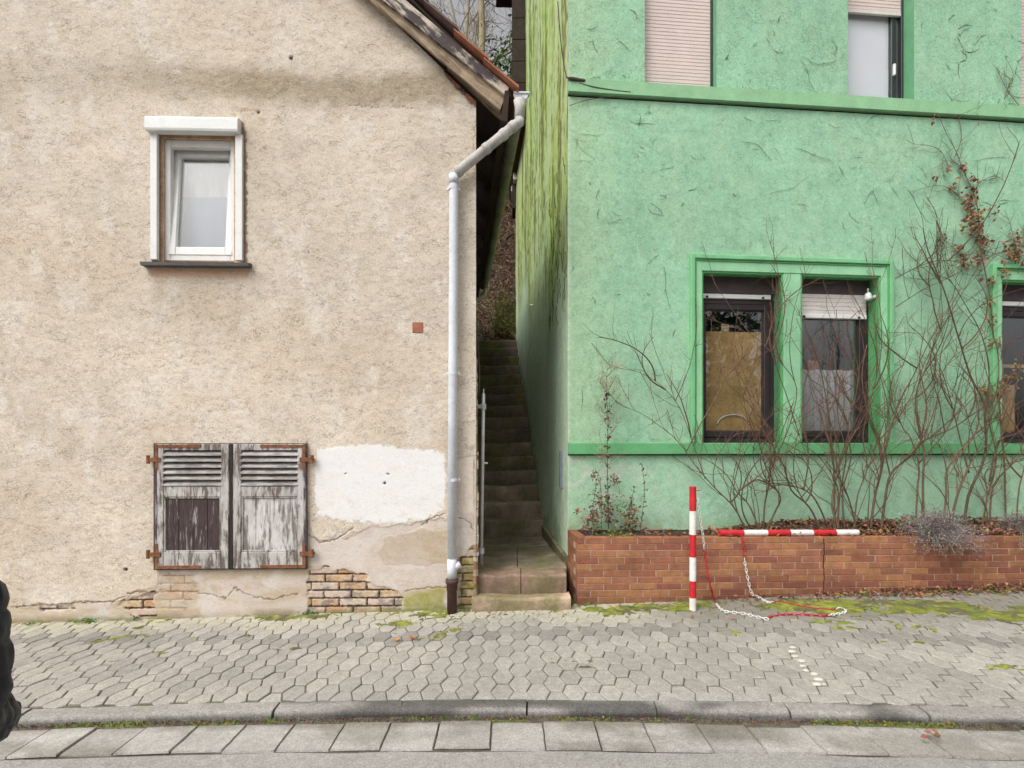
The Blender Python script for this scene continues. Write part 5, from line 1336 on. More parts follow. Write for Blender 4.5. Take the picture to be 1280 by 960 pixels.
def shrub(label, canes, outs, thick=.0085, side=7, budden=.5, extra=0):
    b = canes[0][0]; o0, o1 = outs
    a_ = GF.a(b[0], o0); root = empty('bare_shrub', gpt(b[0], b[1], o0), label, 'shrub', 'leafless shrubs in the brick planter')
    st, tw = MB(), MB()
    allc = list(canes); starts = []
    for ci, cn in enumerate(allc):
        r = thick * rnd.uniform(1.0, 1.5) * (1 if ci < 5 else .75)
        od = rnd.uniform(o1 * .6, o1 * 1.2); n = len(cn); thin = cn[0][1] < 600
        oo = [o0 + (od - o0) * min(1, i / max(1, n - 1)) for i in range(n)] if not thin else [od] * n
        pts = [clampout(gpt(u + rnd.gauss(0, 1.0), v + rnd.gauss(0, 1.0), o + rnd.gauss(0, .012))) for (u, v), o in zip(cn, oo)]
        if cn[0][1] > 640: pts[0].z = pts[0].z - .06
        pts = smooth_path(pts); starts += pts[len(pts) // 4: len(pts) * 3 // 4]
        c = rnd.choice([(.115, .084, .052), (.14, .088, .06), (.10, .068, .046), (.155, .108, .07)])
        N_ = len(pts); rad = [(r * (1 - .72 * i / N_)) * (.62 if thin else 1) for i in range(N_)]
        st.cur = c; st.tube(pts, rad, 6)
        for j in range(int(side * 1.1)):
            k = rnd.randint(max(1, N_ // 5), N_ - 2); d = (pts[k + 1] - pts[k]).normalized() + rdir(.55); d.z += .25
            tp = twig_path(pts[k], d, rnd.uniform(.25, .85), 6); tw.cur = rnd.choice(TW); rr = rad[k] * .55
            tw.tube(tp, [max(.0026, rr * (1 - .7 * i / 6)) for i in range(7)], 4)
            for jj in range(2):
                kk = rnd.randint(1, 5); t2 = twig_path(tp[kk], (tp[kk] - tp[kk - 1]).normalized() + rdir(.6), rnd.uniform(.06, .24), 4); tw.cur = rnd.choice(TW)
                tw.tube(t2, [.0028, .0025, .0022, .0018, .0013], 3)
                if rnd.random() < budden:
                    tw.cur = (.06, .05, .03); tw.sphere(t2[-1], .005, nu=5, nv=4)
    for j in range(9):                                     # long whippy canes arching out of the older stems
        if j < 2: p = gpt(b[0] + rnd.gauss(0, 8), b[1], o0 + rnd.gauss(0, .05)); p.z -= .05
        else: p = rnd.choice(starts).copy()
        bend = rnd.choice((-1, 1)) * rnd.uniform(.04, .27); d = Vector((-bend * 4.5 + rnd.gauss(0, .35), rnd.gauss(-.02, .06), .8)); L = rnd.uniform(.6, 1.45); pts = [p]; n = 9
        for i in range(n):
            d = (d.normalized() + Vector((bend, rnd.gauss(0, .03), -.02)) + rdir(.045)); d.normalize(); pts.append(clampout(pts[-1] + d * L / n))
        pts = smooth_path(pts, 3); N_ = len(pts); r = rnd.uniform(.0055, .010); st.cur = rnd.choice([(.12, .078, .048), (.145, .074, .053), (.105, .066, .043), (.16, .085, .062)]); st.tube(pts, [r * (1 - .7 * i / N_) for i in range(N_)], 5)
        for jj in range(5):
            k = rnd.randint(N_ // 3, N_ - 2); t2 = twig_path(pts[k], (pts[k + 1] - pts[k]).normalized() + rdir(.5), rnd.uniform(.12, .45), 5); tw.cur = rnd.choice(TW); tw.tube(t2, [.0028, .0026, .0023, .002, .0017, .0012], 3)
    st.build('stem', MAT['bark'], root, True); tw.build('twig', MAT['bark'], root)
shrub('leafless shrub farthest left in the planter, one long cane arching across the first window', [
    [(937, 663), (918, 638), (892, 610), (872, 585), (858, 564)], [(858, 564), (877, 531), (893, 500), (907, 473), (916, 463), (930, 458)],
    [(858, 564), (846, 551), (835, 540), (800, 518), (772, 508)], [(880, 597), (868, 560), (850, 512), (826, 480), (802, 466), (775, 458)]], (.28, .16), .0085, 5)
shrub('leafless forked shrub behind the left end of the lying striped post', [
    [(953, 663), (936, 635), (921, 613), (908, 596), (893, 580), (872, 570)], [(953, 663), (956, 630), (960, 600), (957, 578), (948, 555), (936, 525), (928, 490)],
    [(955, 663), (968, 640), (977, 622), (966, 603), (962, 580), (974, 545), (992, 500)], [(960, 598), (972, 565), (988, 530), (996, 490), (977, 457), (951, 428), (933, 412), (898, 364), (889, 345)],
    [(921, 613), (945, 600), (962, 604), (985, 606)], [(968, 545), (936, 504), (912, 478), (905, 470)], [(966, 560), (955, 520), (938, 470), (925, 440)]], (.30, .18), .009, 6)
shrub('leafless shrub with crossing stems behind the middle of the lying striped post', [
    [(1029, 661), (1010, 634), (989, 612), (979, 583), (968, 560), (960, 530)], [(1039, 661), (1020, 628), (1004, 613), (975, 605), (960, 612)], [(1042, 661), (1044, 604), (1040, 560), (1036, 515), (1026, 463), (1009, 417), (1002, 390)],
    [(1046, 661), (1050, 620), (1056, 570), (1048, 520), (1052, 470)], [(1000, 545), (985, 500), (968, 440), (974, 382), (986, 344)], [(1004, 613), (1012, 570), (1003, 520), (1010, 470), (1030, 440)], [(1044, 604), (1058, 560), (1075, 530), (1092, 500)]], (.30, .20), .0085, 7)
shrub('leafless shrub with thin upright stems near the right end of the lying striped post', [
    [(1058, 661), (1054, 615), (1064, 575), (1060, 530), (1072, 480), (1062, 452), (1050, 417), (1044, 386)], [(1066, 661), (1072, 620), (1084, 585), (1078, 545), (1088, 500), (1102, 440), (1098, 370), (1090, 328)],
    [(1052, 661), (1040, 630), (1046, 580), (1030, 540), (1022, 500)], [(1070, 661), (1062, 630), (1050, 600), (1030, 575)], [(1084, 585), (1100, 540), (1120, 480), (1141, 424)], [(1060, 530), (1040, 490), (1020, 440), (1012, 400)]], (.28, .20), .0085, 7)
shrub('leafless shrub with two straight parallel stems below the right jamb of the double window', [
    [(1086, 661), (1094, 620), (1102, 585), (1099, 554), (1086, 510), (1078, 470), (1082, 430)], [(1100, 661), (1106, 625), (1114, 594), (1139, 569), (1155, 550), (1189, 535), (1221, 513), (1244, 503)],
    [(1102, 585), (1112, 540), (1127, 500), (1142, 470), (1160, 430), (1177, 400)], [(1114, 594), (1106, 555), (1112, 510), (1098, 455), (1095, 400)], [(1099, 554), (1080, 520), (1060, 500), (1040, 470)]], (.28, .22), .0115, 8)
shrub('leafless shrub with a tight bunch of upright stems left of the grey lavender', [
    [(1144, 661), (1147, 615), (1147, 580), (1139, 547), (1127, 535), (1116, 500), (1104, 470)], [(1153, 661), (1155, 610), (1156, 565), (1152, 550), (1158, 505), (1150, 454), (1158, 410)], [(1152, 550), (1142, 500), (1158, 454), (1177, 413), (1205, 363), (1222, 332)],
    [(1156, 565), (1146, 510), (1152, 460), (1174, 410), (1176, 365), (1171, 340)], [(1147, 580), (1166, 560), (1190, 530), (1200, 480), (1216, 440)], [(1158, 505), (1176, 470), (1196, 440), (1236, 420)]], (.28, .22), .0095, 8)
shrub('leafless shrub with thick mossy stems slanting right above the grey lavender', [
    [(1177, 661), (1183, 620), (1184, 590), (1205, 560), (1230, 535), (1260, 520)], [(1186, 661), (1196, 620), (1208, 592), (1222, 565), (1255, 548), (1285, 535)], [(1205, 661), (1212, 620), (1232, 570), (1230, 522), (1227, 500), (1214, 472), (1199, 422), (1180, 363), (1160, 313), (1154, 286)],
    [(1208, 592), (1200, 550), (1192, 510), (1180, 470), (1168, 440)], [(1230, 522), (1236, 470), (1228, 420), (1208, 380), (1188, 352), (1165, 340)], [(1222, 565), (1212, 530), (1200, 505), (1180, 492)]], (.28, .22), .011, 8)
shrub('leafless shrub with arching stems beside the climbing vine at the right edge', [
    [(1228, 661), (1234, 620), (1233, 591), (1267, 578), (1290, 575)], [(1238, 661), (1241, 610), (1265, 580), (1285, 560)], [(1236, 600), (1246, 560), (1262, 520), (1275, 470), (1282, 420)], [(1234, 620), (1244, 570), (1238, 520), (1252, 470), (1248, 420)],
    [(1270, 661), (1274, 610), (1290, 560), (1300, 500)], [(1120, 349), (1147, 335), (1174, 327), (1198, 327), (1220, 335)], [(1120, 384), (1155, 362), (1182, 349), (1204, 338)]], (.26, .20), .009, 7)

# ================================================================== CLIMBING VINE AND DEAD TRACES ON THE WALL
def vine():
    root = empty('climbing_vine', gpt(1258, 655, .08), 'climbing vine with withered red brown leaves beside the right-hand window', 'vine')
    st, tw, lf = MB(), MB(), MB()
    paths = [[(1258, 660), (1257, 625), (1256, 579), (1250, 516), (1246, 470), (1241, 410), (1237, 360), (1227, 312), (1224, 285), (1222, 262), (1215, 240), (1206, 215), (1195, 190), (1184, 168), (1172, 142)],
             [(1227, 312), (1240, 316), (1262, 324), (1285, 330), (1310, 336)], [(1226, 300), (1216, 280), (1212, 262), (1206, 250), (1192, 240)], [(1206, 215), (1198, 205), (1188, 202)], [(1224, 300), (1205, 318), (1190, 308), (1178, 297)],
             [(1195, 190), (1202, 172), (1200, 150), (1192, 130), (1180, 110)], [(1215, 240), (1228, 226), (1245, 220), (1258, 228)], [(1250, 500), (1262, 480), (1285, 470)], [(1244, 440), (1256, 430), (1280, 425)], [(1280, 140), (1262, 118), (1252, 98), (1246, 84)], [(1275, 138), (1240, 140), (1222, 146), (1212, 138)],
             [(1255, 124), (1262, 104), (1270, 88)], [(1270, 330), (1268, 305), (1262, 280), (1255, 262)], [(1285, 325), (1278, 300), (1280, 280)], [(1186, 214), (1176, 190), (1160, 182), (1138, 180)], [(1212, 262), (1190, 236), (1168, 232), (1138, 240)]]
    for i, q in enumerate(paths):
        pts = smooth_path([gpt(u + rnd.gauss(0, .8), v + rnd.gauss(0, .8), .03 + (.02 if i == 0 else 0)) for u, v in q]); r = .011 if i == 0 else .0048
        N_ = len(pts); st.cur = (.17, .11, .07); st.tube(pts, [r * (1 - .75 * k / N_) for k in range(N_)], 5)
        for j in range(34 if i == 0 else 11):
            k = rnd.randint(2, N_ - 2); d = rdir(.8) + Vector((0, 0, .2)); d = d - Vector((GF.n[0], GF.n[1], 0)) * d.dot(Vector((GF.n[0], GF.n[1], 0))) * .8
            tp = twig_path(pts[k], d, rnd.uniform(.08, .32), 5); tw.cur = rnd.choice(TW); tw.tube(tp, [.0026, .0024, .002, .0018, .0014, .001], 3)
    lc = [(.23, .10, .05), (.29, .15, .07), (.17, .085, .05), (.34, .20, .10), (.24, .15, .085)]
    def cluster(u, v, r, n, size=.06, cols=lc):
        for i in range(int(n * 1.4)):
            p = gpt(u + rnd.gauss(0, r * .5), v + rnd.gauss(0, r * .6), rnd.uniform(.025, .11)); lf.cur = tuple(c * rnd.uniform(.7, 1.25) for c in rnd.choice(cols)); L = size * rnd.uniform(.5, 1.2)
            lf.leaf(p, rdir() + Vector((0, 0, -.4)), Vector((GF.n[0], GF.n[1], 0)) + rdir(.5), L, L * .7, rnd.uniform(.1, .45))
    for q in [(1220, 268, 9, 26), (1222, 285, 8, 24), (1227, 300, 9, 30), (1212, 255, 9, 22), (1216, 240, 7, 14), (1209, 282, 10, 20), (1268, 302, 15, 40), (1276, 320, 12, 34), (1264, 322, 8, 14), (1206, 325, 8, 22), (1198, 311, 5, 8), (1178, 297, 4, 6), (1207, 209, 4, 8), (1216, 222, 6, 14), (1182, 213, 4, 7), (1170, 221, 3, 5),
              (1235, 376, 6, 12), (1238, 350, 7, 10), (1240, 400, 6, 10), (1225, 325, 8, 14), (1194, 232, 8, 8), (1245, 265, 8, 8), (1165, 147, 3, 3), (1256, 338, 8, 10), (1240, 430, 6, 10)]: cluster(*q)
    cluster(1232, 493, 9, 46, .05, [(.26, .19, .07), (.32, .22, .09), (.2, .14, .06)]); cluster(1252, 480, 9, 26, .05, [(.26, .19, .07), (.3, .22, .1)]); cluster(1270, 468, 12, 22, .05, [(.26, .19, .07), (.3, .22, .1)]); cluster(1247, 520, 4, 14, .04, [(.26, .19, .07)])
    st.build('stem', MAT['bark'], root, True); tw.build('twig', MAT['bark'], root); lf.build('withered_leaves', MAT['leaf'], root)
vine()
def traces():
    mb = MB()
    inh = lambda u, v: (855 < u < 1125 and v > 310) or (800 < u < 900 and v < 112) or (1055 < u < 1146 and v < 128) or (u > 1236 and v > 325) or v > 560
    n = 0
    while n < 160:
        u, v = rnd.uniform(712, 1285), rnd.uniform(-10, 560)
        if inh(u, v): continue
        if v > 330 and rnd.random() < .6: continue
        if 100 < v < 330 and rnd.random() < .35: continue
        n += 1; an = rnd.gauss(math.pi * (.20 if rnd.random() < .7 else .8), .5); L = rnd.uniform(4, 24) * (1 if rnd.random() < .8 else 2.6); k = 6; q = [(u, v)]
        for i in range(k):
            an += rnd.gauss(0, .28); q.append((q[-1][0] + math.cos(an) * L / k, q[-1][1] + math.sin(an) * L / k))
        if any(inh(*p) for p in q): continue
        pts = [gpt(a, b, .006) for a, b in q]; mb.cur = rnd.choice([(.045, .06, .035), (.06, .07, .04), (.09, .085, .05)]); r = rnd.uniform(.0008, .0021) * (1.35 if v < 130 else 1)
        mb.tube(pts, [r * .6, r, r, r, r * .8, r * .6, r * .3], 4)
        for j in range(rnd.randint(2, 7)):
            m = rnd.randint(1, 5); d = rdir(1); d = d - Vector((GF.n[0], GF.n[1], 0)) * d.dot(Vector((GF.n[0], GF.n[1], 0))); mb.tube([pts[m], pts[m] + d * .02], [r * .6, r * .3], 3)
    for q in [[(713, 52), (704, 75), (703, 90), (712, 98)]]:
        pass
    tag(mb.build('dead_vine_traces', MAT['bark']), 'dark dead tendrils of a torn-off vine clinging all over the green wall', 'vine remains', kind='stuff')
    root = empty('vine_stub', gpt(712, 99, .03), 'cut grey brown vine stub sticking out at the corner of the green house', 'vine stub'); mb = MB(); mb.cur = (.09, .075, .06)
    x0 = lambda v, y: Vector((alley_right(y) - .012, y, H + (VH - v) / F * y))
    mb.tube(smooth_path([x0(2, 6.9), x0(40, 6.75), x0(72, 6.55), x0(92, 6.36), gpt(709, 97, .05), gpt(718, 99, .06), gpt(731, 101, .05)]), [.006] * 16 + [.010, .014, .019, .022, .022, .021, .019, .018, .016], 6); mb.build('stem', MAT['bark'], root, True)
    mb = MB(); mb.cur = (.10, .09, .06); mb.tube(smooth_path([gpt(724, 104, .05), gpt(745, 109, .055), gpt(770, 113, .05), gpt(788, 115, .05)]), .006, 5); mb.tube(smooth_path([gpt(712, 132, .02), gpt(730, 126, .02), gpt(752, 122, .03), gpt(765, 121, .045)]), .004, 4); mb.build('twig', MAT['bark'], root, True)
    # a few tendrils on the alley side of the wall
    mb = MB(); mb.cur = (.06, .075, .03)
    for i in range(34):
        y = rnd.uniform(6.4, 7.6); z = rnd.uniform(3.3, 5.2); q = []
        for k in range(7): q.append(Vector((alley_right(y) - .008, y, z))); y += rnd.gauss(.0, .035); z -= rnd.uniform(.01, .07)
        mb.tube(q, .003, 4)
    tag(mb.build('side_wall_tendrils', MAT['bark']), 'fine dead tendrils hanging down the alley side of the green house', 'vine remains', kind='stuff')
traces()

# ================================================================== SMALL PLANTS
def dried_plant():
    root = empty('dried_plant', plantpt(761, 665, .2), 'tall dried weed with pale seed heads at the left end of the planter', 'plant'); st, sd, lf = MB(), MB(), MB(); o = .20
    main = smooth_path([gpt(u, v, o) for u, v in [(761, 672), (760, 620), (759, 570), (760, 522), (758, 490), (759, 457)]]); N_ = len(main)
    st.cur = (.14, .075, .055); st.tube(main, [.006 * (1 - .75 * i / N_) for i in range(N_)], 6)
    def seeds(p, n, s):
        for i in range(n): sd.cur = tuple(c * rnd.uniform(.7, 1.2) for c in rnd.choice([(.48, .36, .24), (.55, .45, .32), (.36, .22, .16)])); L = rnd.uniform(.008, .017); sd.leaf(clampout(p + rdir(s)), rdir(), rdir(), L, L * .7, .3)
    for i in range(46):
        k = rnd.randint(int(N_ * .38), N_ - 2); t = k / N_; L = rnd.uniform(.12, .40) * (1.25 - t * .8)
        tp = twig_path(main[k], Vector((rnd.choice((-1, 1)) * rnd.uniform(.4, 1), rnd.gauss(0, .3), rnd.uniform(.5, 1.1))), L, 5, .10, .06); st.cur = (.22, .14, .09); st.tube(tp, [.0022, .002, .0017, .0014, .0012, .001], 3)
        for j in range(3, 6): seeds(tp[j], 3, .016)
        for j in range(3):
            t2 = twig_path(tp[rnd.randint(2, 4)], rdir(.7) + Vector((0, 0, .6)), rnd.uniform(.04, .12), 3); st.tube(t2, [.0013, .001, .001, .0008], 3); seeds(t2[-1], 5, .012)
    for i in range(110):
        k = rnd.randint(2, int(N_ * .78)); lf.cur = tuple(c * rnd.uniform(.6, 1.2) for c in rnd.choice([(.14, .05, .035), (.20, .09, .06), (.09, .05, .04)])); L = rnd.uniform(.02, .055); lf.leaf(main[k] + rdir(.014), rdir(.6) + Vector((0, 0, -.8)), rdir(), L, L * .5, .4)
    for (u, v, r, n) in [(742, 645, 11, 110), (736, 660, 9, 70), (762, 640, 10, 110), (752, 625, 8, 60), (786, 650, 10, 130), (792, 640, 8, 60), (768, 600, 5, 40), (722, 640, 3, 14), (742, 594, 4, 12)]:
        for i in range(n):
            lf.cur = tuple(c * rnd.uniform(.6, 1.25) for c in rnd.choice([(.30, .17, .12), (.24, .12, .09), (.36, .24, .19), (.17, .09, .06), (.20, .20, .08)])); L = rnd.uniform(.022, .062)
            lf.leaf(clampout(gpt(u + rnd.gauss(0, r * .55), v + rnd.gauss(0, r * .7), o + rnd.gauss(0, .07)), .02), rdir() + Vector((0, 0, -.3)), rdir(), L, L * .5, .3)
    for q in [[(743, 670), (741, 640), (744, 612), (748, 590)], [(786, 672), (786, 640), (790, 622)], [(752, 671), (752, 630), (750, 600)], [(800, 670), (803, 640), (806, 612), (802, 580)], [(778, 668), (786, 640), (793, 608)]]:
        pts = smooth_path([gpt(u, v, o) for u, v in q]); st.cur = (.16, .10, .07); st.tube(pts, .003, 4)
        for p in pts: 
            for j in range(4): lf.cur = rnd.choice([(.08, .05, .04), (.16, .09, .06), (.06, .06, .03)]); lf.leaf(p + rdir(.01), rdir(), rdir(), .03, .014, .4)
    st.build('stem', MAT['bark'], root); sd.build('seed_heads', MAT['leaf'], root); lf.build('withered_leaves', MAT['leaf'], root)
dried_plant()
def tuft(name, label, cat, base, n, spread, hgt, cols, size, group=None, flat=.5):
    mb = MB(); base = Vector(base)
    for i in range(n):
        p = base + Vector((rnd.gauss(0, spread), rnd.gauss(0, spread * .5), abs(rnd.gauss(0, hgt)))); mb.cur = tuple(c * rnd.uniform(.65, 1.3) for c in rnd.choice(cols)); L = size * rnd.uniform(.5, 1.3)
        mb.leaf(p, rdir(.7) + Vector((0, -.2, flat)), rdir(.6) + Vector((0, -.5, .8)), L, L * .5, .2)
    return tag(mb.build(name, MAT['leaf']), label, cat, group, 'stuff' if 'seedling' in name else None)
GR = [(.10, .20, .03), (.16, .26, .04), (.07, .15, .03), (.20, .27, .05)]
tuft('seedling_clump', 'fresh green seedlings at the foot of the tall dried weed', 'plant', gpt(768, 640, .22), 130, .07, .12, GR, .028)
tuft('seedling_clump', 'green herb patch along the planter edge below the dried weed', 'plant', plantpt(766, 668, .14), 120, .14, .02, GR, .035)
WG = 'green weed tufts at the foot of the walls'
for (u, v, n, s, lab) in [(107, 779, 120, .055, 'bright green weed tuft at the foot of the beige wall, near the dark sleeve'), (35, 783, 40, .04, 'sparse weed tuft in the wall joint, close beside the dark sleeve'), (166, 777, 26, .02, 'tiny green weed at the wall foot below the left shutter edge'), (388, 769, 60, .05, 'yellow green weed tuft in front of the exposed bricks by the shutters'),
                          (736, 757, 90, .05, 'dark green weed tuft at the left foot of the brick planter'), (790, 762, 36, .03, 'bright green weed at the foot of the planter left of the upright striped post'), (540, 757, 70, .09, 'low green growth at the wall foot just left of the brown standpipe'), (660, 757, 22, .03, 'tiny weed in front of the lowest alley step')]:
    g = PG0(u, v); tuft('weed_tuft', lab, 'weed', g + Vector((0, .03, 0)), n, s, .015, GR + [(.22, .22, .06)], .028, WG)
def spiky(name, label, c, n, rx, ry, rz, cols, leafcols, cat='shrub', nl=8, thick=.0016):
    root = empty(name, c, label, cat); st, lf = MB(), MB(); c = Vector(c)
    for i in range(n):
        an = rnd.uniform(0, 6.28); el = math.asin(rnd.uniform(-.75, 1)); q = rnd.uniform(.55, 1.05) + .35 * (float(vnoise(an * 1.4, el * 2.2, 77)) - .4)
        tip = c + Vector((math.cos(an) * math.cos(el) * rx, math.sin(an) * math.cos(el) * ry - (.10 if el < .2 else 0), math.sin(el) * rz)) * q
        b = c + Vector((rnd.gauss(0, rx * .18), rnd.gauss(.03, .04), -.03)); mid = (b + tip) / 2 + rdir(.03) + Vector((0, 0, .06)); tp = smooth_path([b, mid, tip + rdir(.02)], 4)
        st.cur = tuple(q_ * rnd.uniform(.7, 1.25) for q_ in rnd.choice(cols)); N_ = len(tp); st.tube(tp, [thick * (1.5 - j / N_) for j in range(N_)], 3, cap=False)
        for j in range(nl):
            k = rnd.randint(2, N_ - 1); lf.cur = tuple(q_ * rnd.uniform(.7, 1.25) for q_ in rnd.choice(leafcols)); l = rnd.uniform(.012, .030); lf.leaf(tp[k] + rdir(.010), (tp[k] - tp[k - 1]).normalized() + rdir(.6), rdir(), l, l * .32, .2)
    st.build('stem', MAT['bark'], root); lf.build('leaf', MAT['leaf'], root)
spiky('lavender_bush', 'grey withered lavender bush spilling over the planter edge', plantpt(1170, 660, .03) + Vector((0, -.02, .03)), 620, .43, .30, .30, [(.20, .16, .15), (.30, .26, .24), (.15, .12, .11)], [(.33, .295, .27), (.46, .43, .40), (.20, .165, .145), (.27, .215, .18)])
spiky('lavender_bush', 'grey green herb bush with brown leaves at the right end of the planter in view', plantpt(1278, 640, .16), 380, .36, .28, .30, [(.18, .14, .12), (.26, .2, .17)], [(.28, .29, .27), (.20, .11, .07), (.34, .36, .36), (.24, .12, .07)])
# leaf litter
LC = [(.20, .095, .05), (.27, .14, .07), (.14, .07, .045), (.33, .19, .10), (.24, .10, .05), (.11, .06, .04)]
mb = MB()
for i in range(2600):
    a = rnd.uniform(1.6, PL_LEN - 1) if rnd.random() < .92 else rnd.uniform(.3, 1.6); o = rnd.uniform(.03, .5); 
    if a < 2.2 and rnd.random() < .5: continue
    mb.cur = tuple(c * rnd.uniform(.7, 1.3) for c in rnd.choice(LC)); L = rnd.uniform(.03, .07); p = PF.p(a, soil_z(a, o) + rnd.uniform(0, .03 + .03 * (a > 4)), -o)
    if (p.y - GF.o[1] - .09 * (p.x - GF.o[0])) > -.03: continue
    mb.leaf(p, rdir() * Vector((1, 1, .35)), Vector((0, -.3, 1)) + rdir(.35), L, L * .62, .25)
tag(mb.build('leaf_litter', MAT['leaf']), 'brown fallen leaves covering the soil inside the brick planter', 'leaf litter', kind='stuff')
mb = MB()
for i in range(1500):
    a = rnd.uniform(1.5, 6.9) ; a = a if rnd.random() < ((a - .6) / 6) ** .8 else rnd.uniform(3.4, 6.9); o = abs(rnd.gauss(0, .10)) + .015; p = PF.p(a, 0, o); p.z = float(ground(p.x, p.y)) + rnd.uniform(.003, .022 if o > .1 else .05)
    mb.cur = tuple(c * rnd.uniform(.6, 1.25) for c in rnd.choice(LC)); L = rnd.uniform(.025, .06); mb.leaf(p, rdir() * Vector((1, 1, .3)), Vector((0, -.2, 1)) + rdir(.3), L, L * .62, .25)
for i in range(70):
    u = rnd.uniform(560, 720); g = PG0(u, rnd.uniform(757, 770) + 8 * rnd.random()); mb.cur = tuple(c * rnd.uniform(.6, 1.1) for c in rnd.choice(LC)); L = rnd.uniform(.012, .035); mb.leaf(g + Vector((0, 0, .004)), rdir() * Vector((1, 1, .2)), Vector((0, -.2, 1)) + rdir(.3), L, L * .62, .2)
tag(mb.build('leaf_litter', MAT['leaf']), 'drift of brown leaves along the foot of the brick planter on the pavement', 'leaf litter', kind='stuff')
# moss carpet growing out of the joints, thickest along the right-hand planter
MO = [(.16, .20, .03), (.22, .25, .04), (.11, .15, .025), (.26, .26, .06)]
def moss_mask(x, t):
    strip = np.exp(-((t - 1.86 - .045 * x) / .17) ** 2) * sstep(.9, 2.9, x)
    wall = sstep(1.55, 2.0, t) * .22 * sstep(-6, 0, x)
    m = fbm(x * 1.6, t * 3.2, 4, 31) + .32 * (fbm(x * 9, t * 9, 3, 32) - .5) + .25 * (fbm(x * 30, t * 30, 2, 33) - .5)
    return m + .17 * strip + .35 * strip * (fbm(x * 2.3, t * 5, 3, 38) - .5) + .5 * wall - .655 - .10 * (1 - strip) * sstep(1.9, 1.4, t)
def moss():
    xs = np.arange(-5.6, 7.5, .014); ts = np.arange(.5, 2.75, .014)
    X, T = np.meshgrid(xs, ts); Y = yk(X) + T; m = moss_mask(X, T)
    lim = np.where(X > .70, 5.735 + .09 * (X - .69), np.where(X < -.42, 5.66 + .03 * (X + .375), 5.58))
    h = np.clip(m * .10, -.012, .012) + .004 * (fbm(X * 45, T * 45, 3, 35) - .5)
    Z = ground(X, Y) + h - .0005
    c = np.broadcast_to(np.array((.17, .195, .035)), (*X.shape, 3)).copy()
    c = mixc(c, (.11, .095, .06), sstep(.45, .6, fbm(X * 7, T * 11, 3, 36)) * .85); c = mixc(c, (.27, .28, .05), sstep(.55, .68, fbm(X * 12, T * 12, 3, 37)) * .8)
    ok = (m > -.045) & (Y < lim); keep = ok[:-1, :-1] & ok[1:, 1:] & ok[1:, :-1] & ok[:-1, 1:]
    o = grid_mesh('pavement_moss', np.stack([X, Y, Z], -1), keep, MAT['joint'], None, {'col': c})
    tag(o, 'yellow green moss filling the joints of the paving, thickest below the right part of the planter', 'moss', kind='stuff')
moss()
mb = MB(); n = 0
while n < 3600:
    x = rnd.uniform(.6, 6.6); t = rnd.gauss(1.78, .2) + .035 * x
    m = float(moss_mask(np.array(x), np.array(t))); y = float(yk(x)) + t
    if m < .02 or y > 5.72 + .09 * max(0, x - .7): n += .05; continue
    n += 1; p = Vector((x, y, float(ground(x, y)))); mb.cur = tuple(c * rnd.uniform(.6, 1.3) for c in rnd.choice(MO)); L = rnd.uniform(.006, .018); mb.leaf(p, rdir(.5) + Vector((0, -.2, .7)), rdir(.6) + Vector((0, -.5, .8)), L, L * .45, .2)
tag(mb.build('moss_shoots', MAT['leaf']), 'short green shoots standing in the moss below the planter', 'moss', kind='stuff')
mb = MB()
for i in range(5200):
    x = rnd.uniform(-4.5, 5.5); t = -.162 + rnd.gauss(0, .018); m = float(fbm(x * 2.4, t * 9, 4, 61))
    y = float(yk(x)) + t; p = Vector((x, y, float(ground(x, yk(x))) - .052)); mb.cur = tuple(c * rnd.uniform(.6, 1.2) for c in rnd.choice(MO if (m > .52 and rnd.random() < .7) else LC + [(.09, .075, .06)] * 6)); L = rnd.uniform(.008, .026 if m > .52 else .018); mb.leaf(p, rdir(.6) + Vector((0, -.3, .6)), rdir(.6) + Vector((0, -.5, .8)), L, L * .5, .2)
tag(mb.build('gutter_moss', MAT['leaf']), 'moss, grit and leaf crumbs lodged along the foot of the kerb', 'moss', kind='stuff')
# single leaves that stand out
def one_leaf(u, v, size, col, label, z=.006, n=1, wall=None):
    mb = MB(); g = PG0(u, v, z) if wall is None else wall
    for i in range(n):
        mb.cur = tuple(c * rnd.uniform(.8, 1.2) for c in col); d = rdir() * Vector((1, 1, .12)); p = g + (Vector((rnd.gauss(0, size * .6), rnd.gauss(0, size * .6), i * .003)) if n > 1 else Vector((0, 0, 0)))
        mb.leaf(p - d.normalized() * size / 2, d, Vector((0, -.5, 1)), size, size * .7, .18)
    tag(mb.build('fallen_leaf', MAT['leaf']), label, 'leaf', 'single fallen leaves')
one_leaf(501, 800, .085, (.55, .17, .05), 'bright orange leaf lying alone on the paving before the beige house', .008, 2)
one_leaf(1167, 919, .05, (.24, .11, .07), 'crumpled red brown leaf on a gutter slab at the right', .0, 6)
one_leaf(792, 940, .05, (.22, .10, .08), 'reddish brown leaf scrap at the road edge near the middle', -.07, 3)
one_leaf(990, 741, .085, (.32, .30, .07), 'yellow green leaf propped against the foot of the brick planter', .03)
one_leaf(915, 773, .06, (.42, .17, .08), 'small orange brown leaf between the upright post and the trailing chain', .006)
one_leaf(865, 772, .05, (.40, .12, .05), 'small red leaf just in front of the upright striped post', .006)
# pale pebbles wedged in an opened joint
for i, (u, v, s) in enumerate([(991, 810, .032), (990, 815, .034), (993, 821, .030), (1002, 827, .036), (1004, 833, .028), (1008, 839, .026), (1018, 843, .030), (1023, 850, .036), (1021, 856, .036), (1030, 856, .018)]):
    g = PG0(u, v); rock('pebble', g + Vector((0, 0, .004)), s, s * .75, s * .28, 'white pebble wedged in the widened paving joint right of the chain', 40 + i, (.58, .55, .48), 'pebble', 'white pebbles in the paving joint', 'pebble', .2, 10, 7)

